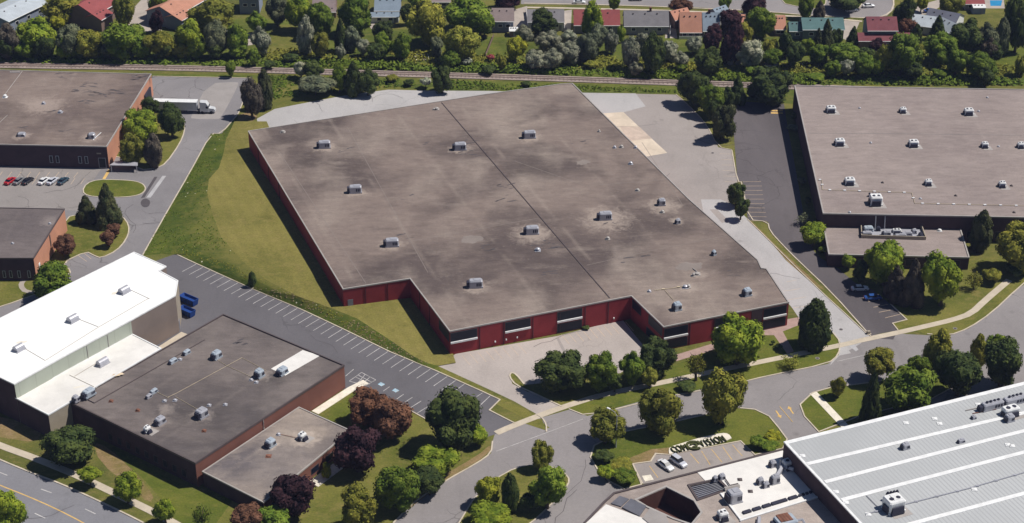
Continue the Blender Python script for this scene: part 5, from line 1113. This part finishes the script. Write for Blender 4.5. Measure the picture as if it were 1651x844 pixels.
def T(x0, x1, y0, y1, kind, loc=None, shape='round', clear=None, group=None):
    xc, yc = (x0 + x1) / 2, (y0 + y1) / 2; s = ppm(xc, y1); rx = (x1 - x0) / 2 / s; th = elev(yc); hp = (y1 - y0) / 2 / s
    rz_ = math.sqrt(max(.01, hp * hp - (rx * math.sin(th)) ** 2)) / math.cos(th) if hp > rx * math.sin(th) else .3 * rx
    rz_ = max(rz_, rx * .45)
    if clear is None: clear = .1 if shape in ('cone', 'clump') or rx < 1.2 else (.3 if rz_ > rx * 1.5 else .8)
    zc = rz_ + clear; c = G(xc, yc, zc); base = Vector((c.x, c.y, 0))
    h = zc + rz_; big = h > 10 or rx > 5.0
    is_tree = h > 3.2
    name = {'cone': 'conifer_tree', 'column': 'columnar_tree'}.get(shape, 'leafy_tree') if is_tree else 'shrub'
    e = empty(name, base, 0)
    if group: e['group'] = group
    e['category'] = 'tree' if is_tree else 'shrub'
    me = CR[shape][rnd.randrange(len(CR[shape]))]
    c_ = bpy.data.objects.new('crown', me); C.objects.link(c_); c_.parent = e; c_.location = (0, 0, zc); c_.scale = (rx * 1.02, rx * rnd.uniform(.92, 1.08), rz_); c_.rotation_euler = (rnd.uniform(-.2, .2) if shape == 'round' else 0, rnd.uniform(-.2, .2) if shape == 'round' else 0, rnd.uniform(0, 6.28))
    c_.material_slots[0].link = 'OBJECT'; c_.material_slots[0].material = M['f_' + kind]
    t_ = bpy.data.objects.new('trunk', TRK_M[rnd.randrange(3)]); C.objects.link(t_); t_.parent = e; hh = zc + (rz_ * .45 if shape != 'clump' else 0); t_.scale = (min(hh, rx * 2.2) * (1.15 if shape == 'sparse' else .9), min(hh, rx * 2.2) * .9, hh * (1.0 if shape != 'clump' else .8)); t_.rotation_euler = (0, 0, rnd.uniform(0, 6))
    TREES.append([e, xc, y1, kind, shape, loc, rx, h, is_tree]); return e
# --- foreground and middle (own words for each)
T(1147, 1234, 503, 590, 'bright', 'covering the right part of the red facade'); T(1284, 1344, 479, 562, 'dark', 'beside the pale side driveway', 'column')
T(866, 946, 565, 633, 'dark', 'at the front lot island'); T(943, 996, 568, 630, 'green', 'between the dark front lot tree and the sidewalk'); T(997, 1040, 566, 621, 'green', 'right of the middle of the front lot row'); T(1027, 1087, 546, 606, 'dark', 'in front of the red corner windows')
T(1035, 1062, 592, 624, 'olive', 'below the dark tree by the red corner'); T(978, 1004, 602, 630, 'dark', 'low in the front lot row near the sidewalk'); T(1105, 1142, 566, 608, 'olive', 'in front of the red facade by the sidewalk', 'sparse', 1.5)
T(947, 1005, 660, 716, 'olive', 'beside the street lamp'); T(1033, 1101, 624, 698, 'olive', 'between the street lamp and the widest olive tree'); T(1128, 1204, 590, 684, 'olive', 'left of the arrowed driveway')
T(1092, 1124, 612, 634, 'dark', 'on the verge between sidewalk and street', 'clump'); T(1258, 1296, 572, 598, 'olive', 'on the verge right of the entrance path', 'sparse', .3)
T(855, 891, 712, 756, 'olive', 'at the kerb of the side road corner'); T(854, 912, 752, 820, 'green', 'on the side road island'); T(806, 839, 761, 824, 'dark', 'between the street and the side road', 'column'); T(767, 808, 767, 814, 'yellow', 'at the street kerb beside the dark column')
T(755, 832, 804, 860, 'bright', 'at the bottom edge between the two roads'); T(838, 870, 790, 826, 'dark', 'behind the side road island tree', 'clump')
T(683, 777, 632, 728, 'dark', 'at the lower end of the central car park'); T(747, 789, 682, 718, 'bright', 'tucked against the big dark car park tree'); T(662, 737, 719, 770, 'bright', 'above the street edge on the centre lawn'); T(665, 720, 752, 800, 'dark', 'below the bright centre lawn tree by the street'); T(607, 674, 750, 822, 'green', 'left of the street on the centre lawn'); T(546, 604, 784, 855, 'olive', 'at the bottom edge of the centre lawn')
T(560, 625, 625, 684, 'brown', 'beside the corner of the brown brick building'); T(600, 668, 640, 708, 'brown', 'nearer the central car park'); T(538, 613, 683, 762, 'purple', 'right of the brick annexe'); T(433, 510, 759, 834, 'purple', 'covering the front corner of the brick annexe'); T(410, 470, 813, 862, 'green', 'at the bottom edge below the purple tree'); T(367, 426, 807, 862, 'brown', 'at the bottom edge left of the purple tree'); T(518, 535, 746, 770, 'yellow', 'against the annexe wall by the white path')
T(70, 153, 682, 752, 'dark', 'at the corner of the shaded brick wall near the wide road'); T(125, 162, 750, 779, 'bright', 'by the sidewalk, topmost of three', 'round', 1.6); T(181, 226, 762, 811, 'bright', 'by the sidewalk, middle of three'); T(248, 281, 802, 842, 'bright', 'by the sidewalk, lowest of three'); T(-18, 40, 787, 860, 'bright', 'in the bottom left corner by the wide road'); T(305, 342, 812, 856, 'green', 'at the bottom edge on the green bank', 'sparse', .5)
T(1391, 1443, 559, 606, 'olive', 'at the bend of the street', 'round', 2.2); T(1390, 1422, 600, 680, 'dark', 'beside the footpath above the silver roof', 'cone'); T(1422, 1514, 585, 668, 'green', 'above the silver roof edge'); T(1490, 1538, 533, 600, 'olive', 'between the green street trees'); T(1510, 1587, 557, 640, 'dark', 'above the silver roof right of the green one'); T(1562, 1594, 537, 592, 'olive', 'leaning over the street left of the last dark tree', 'column'); T(1586, 1652, 540, 622, 'dark', 'at the right edge above the silver roof'); T(1592, 1628, 538, 575, 'green', 'behind the last dark tree at the right edge'); T(1339, 1366, 606, 638, 'olive', 'on the grass beside the lower kerb'); T(1460, 1500, 568, 610, 'green', 'behind the green tree at the street')
T(1291, 1333, 356, 396, 'bright', 'at the left corner of the front office'); T(1283, 1313, 342, 364, 'greygreen', 'in the shade at the corner of the grey roofed warehouse', 'sparse', .2); T(1396, 1462, 384, 460, 'bright', 'in front of the office plant enclosure'); T(1426, 1464, 428, 484, 'taupe', 'left of a pair', 'cone'); T(1454, 1492, 418, 492, 'taupe', 'right of a pair', 'cone'); T(1489, 1555, 405, 492, 'bright', 'at the right end of the front office'); T(1563, 1603, 337, 404, 'conifer', 'against the shaded warehouse wall', 'column'); T(1613, 1685, 359, 436, 'olive', 'at the right edge beside the grey warehouse'); T(1556, 1588, 436, 468, 'olive', 'on the grass above the sidewalk', 'sparse', .2); T(1582, 1616, 428, 458, 'olive', 'on the grass near the right sidewalk end', 'clump'); T(1620, 1655, 420, 448, 'dark', 'at the right edge above the sidewalk', 'clump')
T(1355, 1380, 410, 432, 'bright', 'against the front office wall'); T(1376, 1402, 420, 452, 'dark', 'in front of the office left of the big bright tree'); T(1320, 1345, 392, 412, 'green', 'by the drive at the office corner', 'clump'); T(1268, 1290, 200, 212, 'greygreen', 'in the strip along the warehouse, upper', 'clump'); T(1286, 1300, 283, 300, 'greygreen', 'in the strip along the warehouse, middle', 'clump'); T(1274, 1288, 178, 196, 'dark', 'in the strip along the warehouse, top', 'clump'); T(1296, 1308, 315, 332, 'dark', 'in the strip along the warehouse, lower', 'clump')
T(1172, 1202, 293, 330, 'dark', 'between the side yard and the dark drive'); T(1182, 1208, 318, 352, 'dark', 'just below the tree beside the dark drive')
T(1094, 1148, 113, 168, 'dark', 'at the corner of the side yard and railway'); T(1123, 1170, 134, 186, 'green', 'in the clump beside the side yard'); T(1140, 1166, 163, 200, 'dark', 'at the yard edge low in the clump'); T(1146, 1188, 164, 226, 'conifer', 'at the foot of the clump by the dark drive'); T(1174, 1204, 124, 170, 'dark', 'above the top of the dark drive', 'cone'); T(1204, 1278, 108, 168, 'dark', 'at the upper corner of the grey warehouse'); T(1160, 1186, 140, 178, 'dark', 'between the clump and the conical tree')
T(386, 423, 126, 190, 'taupe', 'beside the left yard, the nearer of two'); T(412, 441, 110, 175, 'conifer', 'beside the left yard, the farther of two', 'column'); T(476, 540, 116, 158, 'greygreen', 'between the railway and the rear yard', 'clump'); T(488, 522, 99, 130, 'dark', 'touching the railway above the silver bush'); T(474, 496, 98, 124, 'white', 'at the railway left of the grey bush'); T(552, 588, 99, 152, 'dark', 'beside the rear yard, left of two', 'cone'); T(576, 610, 112, 152, 'dark', 'beside the rear yard, right of two'); T(534, 560, 106, 148, 'green', 'left of the dark pair beside the rear yard'); T(695, 729, 107, 147, 'dark', 'standing alone beside the rear yard'); T(676, 696, 121, 143, 'white', 'left of the lone dark tree by the rear yard', 'clump'); T(622, 642, 118, 134, 'olive', 'in the verge above the rear yard', 'clump'); T(362, 381, 99, 122, 'green', 'right on the railway verge at left'); T(840, 856, 129, 140, 'dark', 'at the far tip of the red building', 'clump'); T(776, 800, 103, 122, 'dark', 'on the railway bank at the middle', 'clump'); T(425, 445, 95, 112, 'dark', 'on the railway bank above the yard trees', 'clump'); T(650, 668, 126, 140, 'dark', 'in the verge left of the white flowering one', 'clump')
T(226, 255, 158, 190, 'dark', 'highest against the orange brick wall'); T(198, 256, 176, 230, 'bright', 'against the orange brick wall'); T(256, 294, 166, 220, 'dark', 'under the truck trailer on the grass island'); T(192, 233, 217, 264, 'olive', 'at the lower corner of the brick warehouse'); T(230, 264, 218, 268, 'taupe', 'low on the grass island beside the lane')
T(122, 156, 315, 360, 'conifer', 'left of the taller dark pair by the lane', 'cone'); T(153, 192, 296, 364, 'conifer', 'on the lawn right of the grey roof', 'cone'); T(172, 196, 358, 380, 'brown', 'at the lane, upper of two'); T(163, 186, 372, 396, 'brown', 'at the lane, lower of two'); T(84, 121, 378, 412, 'brown', 'against the orange wall of the office'); T(48, 115, 422, 482, 'green', 'behind the white hall at left'); T(399, 414, 437, 463, 'dark', 'alone on the edge of the mown lawn', 'column', .1)
T(985, 1022, 737, 760, 'olive', 'in the bed left of the small car park', 'clump'); T(962, 992, 745, 776, 'bright', 'along the kerb of the side road bed', 'clump'); T(988, 1028, 752, 782, 'green', 'in the bed against the small car park', 'clump'); T(955, 990, 722, 748, 'dark', 'in the bed under the lamp', 'clump'); T(1208, 1236, 698, 724, 'green', 'in the bed between hedge sign and hall', 'clump'); T(1232, 1262, 692, 716, 'yellow', 'in the bed beside the arrowed driveway', 'clump'); T(1222, 1256, 708, 726, 'green', 'in the bed above the low white roof', 'clump'); T(1243, 1250, 548, 556, 'dark', 'in the entrance bed by the paver path', 'clump'); T(1250, 1262, 553, 564, 'dark', 'in the entrance bed nearer the sidewalk', 'clump')
T(938, 951, 524, 532, 'dark', 'against the red wall left of the notch', 'clump'); T(790, 812, 715, 735, 'dark', 'at the junction corner beside the street', 'clump') if False else None
NFG = len(TREES)
# --- belt behind the railway and gardens
for a in [(-12, 32, 45, 97, 'taupe'), (28, 90, 32, 92, 'bright'), (80, 108, 26, 48, 'yellow'), (86, 132, 42, 97, 'greygreen'), (118, 166, 50, 99, 'olive'), (162, 236, 36, 100, 'green'), (232, 284, 50, 99, 'olive'), (276, 332, 38, 94, 'bright'), (328, 368, 38, 99, 'greygreen'), (364, 402, 42, 97, 'green'), (305, 386, -4, 52, 'olive'), (70, 128, -8, 37, 'olive'), (182, 217, -8, 44, 'olive'), (240, 276, -10, 24, 'green'), (241, 263, 18, 52, 'purple'),
          (398, 428, 20, 54, 'green'), (405, 436, 45, 90, 'silver'), (428, 464, -4, 40, 'greygreen'), (460, 505, -6, 48, 'bright'), (494, 536, 6, 58, 'green'), (477, 508, 32, 90, 'silver'), (498, 531, 52, 94, 'olive'), (538, 560, 34, 84, 'dark', 'cone'), (545, 605, -6, 54, 'green'), (550, 582, 46, 80, 'greygreen'), (573, 597, 62, 88, 'silver'), (540, 557, 72, 96, 'silver'), (590, 622, 68, 97, 'dark'), (600, 635, 34, 72, 'dark'), (600, 630, 56, 92, 'green'), (630, 665, 54, 94, 'green'), (645, 668, 5, 40, 'dark'), (655, 722, 4, 72, 'olive'), (715, 796, -6, 54, 'green'), (716, 772, 44, 98, 'olive'), (708, 742, 82, 108, 'green'), (694, 714, 60, 90, 'greygreen'), (794, 846, -20, 14, 'purple'), (812, 850, 58, 98, 'yellow'), (800, 818, 86, 114, 'olive'), (655, 690, -12, 14, 'green'), (762, 800, 20, 58, 'green'),
          (851, 898, 18, 58, 'dark'), (832, 858, 42, 70, 'silver'), (864, 905, 51, 84, 'silver'), (845, 880, 82, 112, 'silver'), (873, 906, 80, 112, 'silver'), (898, 936, 68, 102, 'silver'), (902, 936, 51, 78, 'silver'), (928, 966, 54, 98, 'greygreen'), (938, 976, 8, 64, 'bright'), (948, 980, 38, 78, 'greygreen'), (974, 998, 50, 86, 'silver'), (994, 1010, 40, 68, 'bright'), (980, 1000, -8, 16, 'green'), (1000, 1032, 62, 112, 'silver'), (1024, 1052, 54, 84, 'silver'), (1034, 1072, 58, 120, 'dark'), (1068, 1094, 68, 98, 'silver'), (1084, 1112, 84, 110, 'silver'), (1014, 1038, 100, 122, 'silver'), (1118, 1165, 76, 122, 'dark'), (1103, 1132, 58, 86, 'silver'), (1130, 1166, 42, 82, 'purple'), (1160, 1199, 42, 102, 'purple'), (1159, 1196, 16, 52, 'purple'), (1183, 1213, 40, 78, 'olive'), (1188, 1233, 68, 110, 'silver'), (1080, 1116, -2, 22, 'brown'), (1156, 1180, -10, 20, 'green'), (1196, 1240, -8, 26, 'purple'),
          (1203, 1249, 14, 58, 'green'), (1228, 1257, 62, 92, 'olive'), (1254, 1281, 54, 94, 'dark'), (1264, 1299, 66, 108, 'dark'), (1293, 1316, 61, 84, 'bright'), (1320, 1346, 34, 84, 'conifer', 'cone'), (1310, 1328, 48, 86, 'conifer', 'cone'), (1338, 1360, 46, 74, 'dark'), (1288, 1313, -8, 30, 'green'), (1311, 1333, 2, 30, 'taupe', 'cone'), (1334, 1394, -14, 18, 'dark'), (1333, 1388, 70, 108, 'green'), (1366, 1386, 44, 74, 'dark', 'cone'), (1330, 1356, 98, 122, 'green'), (1352, 1380, 95, 122, 'white'), (1376, 1412, 88, 124, 'green'), (1397, 1430, 64, 98, 'purple'), (1441, 1477, -2, 42, 'dark'), (1448, 1478, 30, 60, 'brown'), (1467, 1488, 40, 78, 'dark', 'column'), (1500, 1525, 27, 64, 'dark', 'cone'), (1490, 1541, 54, 98, 'green'), (1425, 1486, 58, 120, 'green'), (1408, 1442, 72, 118, 'olive'), (1402, 1426, 92, 122, 'bright'), (1512, 1554, -12, 26, 'olive'), (1530, 1586, 32, 88, 'dark'), (1574, 1612, 40, 92, 'greygreen'), (1600, 1632, 30, 88, 'greygreen', 'column'), (1582, 1611, 64, 99, 'taupe'), (1622, 1664, -6, 84, 'dark'), (1524, 1560, 82, 120, 'green'), (1556, 1606, 86, 128, 'green'), (1576, 1604, 110, 138, 'dark'), (1476, 1496, -6, 17, 'yellow'), (1503, 1528, 80, 106, 'green'), (1568, 1585, 64, 86, 'bright'), (1636, 1660, 88, 120, 'olive'), (1455, 1490, 100, 128, 'dark'), (1500, 1530, 108, 128, 'green'), (1300, 1330, 118, 130, 'green'), (783, 798, 86, 100, 'rose'), (745, 762, 92, 108, 'white'), (400, 420, 80, 104, 'green'), (455, 480, 84, 104, 'dark'), (1090, 1110, 100, 118, 'green'), (1200, 1235, 104, 124, 'green'), (940, 965, 96, 112, 'olive'),
(-5, 29, 62, 99, 'dark'),(23, 57, 66, 99, 'green'),(57, 91, 60, 99, 'dark'),(91, 125, 62, 99, 'green'),(133, 167, 64, 98, 'dark'),(158, 192, 70, 99, 'greygreen'),(188, 222, 66, 100, 'dark'),(211, 245, 68, 100, 'green'),(245, 279, 66, 100, 'dark'),(275, 309, 68, 98, 'olive'),(301, 335, 64, 98, 'green'),(331, 365, 66, 99, 'dark'),(365, 399, 70, 98, 'green'),(1228, 1262, 78, 106, 'green'),(1303, 1337, 72, 104, 'green'),(1378, 1412, 78, 110, 'dark'),(1458, 1492, 70, 104, 'olive'),(1583, 1617, 70, 100, 'dark')]:
    cx_ = (a[0] + a[1]) / 2; hw_ = (a[1] - a[0]) / 2 * .99; a = (cx_ - hw_, cx_ + hw_, a[2] - (a[3] - a[2]) * .05, *a[3:])
    if cx_ < 405 and a[3] > 90: a = (a[0], a[1], a[2] - 2, a[3] - 5, *a[4:])
    T(*a[:5], None, a[5] if len(a) > 5 else ('clump' if a[3] - a[2] < 22 else 'round'), None, 'garden trees behind the railway')
# --- labels: every tree its own words
ANCH = [(x, y, l) for x, y, l in HOUSES]
short = {}
def shorten(l):
    s = l.split(' with ')[0].split(' half ')[0].split(' left of')[0].split(' behind ')[0].split(' split ')[0].split(' in the top')[0].split(' at the top')[0].split(' joined')[0].split(' between')[0].split(' beside')[0]
    return s
used = {}
for i, (e, x, y, kind, shape, loc, rx, h, is_tree) in enumerate(TREES):
    sz = 'large' if rx > 5.6 else ('small' if rx < 3.2 else 'medium')
    base = f"{sz} {COLW[kind]} {SHW[shape]} {'tree' if is_tree else 'shrub'}"
    if loc is None:
        best = min(ANCH, key=lambda a: (a[0] - x) ** 2 + ((a[1] - y) * 1.4) ** 2); dx, dy = x - best[0], y - best[1]
        rel = ('right of' if dx > 0 else 'left of') if abs(dx) > abs(dy) * 1.3 else ('below' if dy > 0 else 'behind')
        if abs(dx) > 45: rel = 'well ' + rel if 'of' in rel else rel
        loc = f"{rel} the {shorten(best[2])}"
    lab = f"{COLW[kind]} {SHW[shape]} {'tree' if is_tree else 'shrub'} {loc}" if i < NFG else f"{base} {loc}"
    e['label'] = lab; used.setdefault(lab, []).append((x, e))
ORD = ['leftmost', 'second from left', 'third from left', 'fourth from left', 'fifth from left', 'sixth from left', 'seventh from left', 'eighth from left']
for lab, L in used.items():
    if len(L) > 1:
        L.sort(key=lambda t: t[0])
        for k, (x, e) in enumerate(L): e['label'] = lab.replace(' rounded', '') + (', left of two' if len(L) == 2 and k == 0 else ', right of two' if len(L) == 2 else ', ' + ORD[k])
# --- undergrowth along the railway bank and weeds on the slope: uncountable ground cover
def cover(name, label, region, n, hgt, wid, kinds, seed, zf=None):
    r = random.Random(seed); vs = []; fs = []; P2 = [(p.x, p.y) for p in GP(region)]
    xs_, ys_ = [p[0] for p in P2], [p[1] for p in P2]
    def inside(x, y):
        c = False
        for i in range(len(P2)):
            (x1, y1), (x2, y2) = P2[i - 1], P2[i]
            if (y1 > y) != (y2 > y) and x < (x2 - x1) * (y - y1) / (y2 - y1) + x1: c = not c
        return c
    k = 0
    while k < n:
        x, y = r.uniform(min(xs_), max(xs_)), r.uniform(min(ys_), max(ys_))
        if not inside(x, y): continue
        k += 1
        dens = noise.noise(Vector((x * .05, y * .09, seed))) 
        if dens < -.12 and r.random() < .8: continue
        z0 = 0.0
        if zf:
            hit = SLOPE_BVH.ray_cast(Vector((x, y, 30)), Vector((0, 0, -1)))[0]
            if hit is None: continue
            z0 = hit.z
        h = hgt * r.uniform(.3, 1.3) * (1 + dens); a0 = r.uniform(0, 6.28); b = len(vs)
        for q in range(5):
            a = a0 + q * 1.257; w_ = wid * r.uniform(.3, .8); c = Vector((x + math.cos(a) * w_ * .8, y + math.sin(a) * w_ * .8, z0 + h * r.uniform(.25, .9)))
            t = Vector((-math.sin(a), math.cos(a), r.uniform(-.4, .4))) * w_ * .8; u = Vector((math.cos(a) * .6, math.sin(a) * .6, r.uniform(-1.2, .2))) * w_ * .7
            b = len(vs); vs += [c - t, c - u, c + t, c + u]; fs.append([b, b + 1, b + 2, b + 3])
    me = bpy.data.meshes.new(name); me.from_pydata([tuple(v) for v in vs], [], fs); me.materials.append(M['f_' + kinds]); me.update()
    o = bpy.data.objects.new(name, me); C.objects.link(o); tag(o, label, 'undergrowth', None, 'stuff')
cover('undergrowth', 'bright green undergrowth along the far bank of the railway', [(-20, 92), (400, 97), (800, 106), (1180, 118), (1651, 128), (1651, 138), (1280, 138), (1176, 131), (830, 119), (420, 108), (-20, 101)], 5200, 1.2, 1.1, 'green', 3)
cover('undergrowth', 'loose olive undergrowth between the gardens and the railway bank', [(400, 80), (830, 88), (1180, 100), (1651, 108), (1651, 130), (1180, 120), (830, 108), (400, 99)], 3600, 1.0, 1.0, 'olive', 4)
cover('undergrowth', 'low weeds between the railway and the rear yards', [(430, 122), (690, 130), (800, 134), (940, 140), (1090, 145), (1090, 150), (940, 147), (690, 144), (600, 142), (440, 160)], 1500, .6, .7, 'green', 5)
cover('undergrowth', 'rough weeds on the bank beside the central car park', [(262, 412), (320, 420), (410, 462), (486, 493), (560, 528), (640, 564), (700, 592), (690, 592), (560, 520), (430, 458), (300, 405)], 300, .12, .30, 'olive', 6, True)
cover('undergrowth', 'dry straw coloured weeds and rubble at the upper kerb of the central car park', [(400, 462), (486, 488), (560, 518), (640, 556), (690, 588), (690, 592), (640, 572), (556, 531), (486, 497), (400, 464)], 330, .10, .30, 'dry', 8, True)
cover('undergrowth', 'scattered weed tufts on the dark green slope left of the mown lawn', [(384, 186), (340, 217), (306, 280), (275, 333), (230, 412), (284, 411), (390, 421), (357, 383), (334, 312), (337, 289), (361, 245), (378, 196)], 800, .18, .34, 'green', 9, True)
# ---------------------------------------------------------------- bluish haze volume added to lift the shadows towards blue
hz = MB(); hz.box((0, 1500, 121.5), (5200, 5200, 245.0)); ho = hz.build('haze', [bpy.data.materials.new('haze_air')]); ho['kind'] = 'stuff'; ho['label'] = 'thin bluish haze added over the whole industrial estate'; ho['category'] = 'haze'
hm_ = ho.data.materials[0]; hm_.use_nodes = True; ht = hm_.node_tree; ht.nodes.clear(); ov = ht.nodes.new("ShaderNodeOutputMaterial"); pv = ht.nodes.new("ShaderNodeVolumePrincipled")
pv.inputs["Color"].default_value = (.48, .58, 1.0, 1); pv.inputs["Density"].default_value = HAZE; pv.inputs["Anisotropy"].default_value = 0.0; ht.links.new(pv.outputs[0], ov.inputs["Volume"])
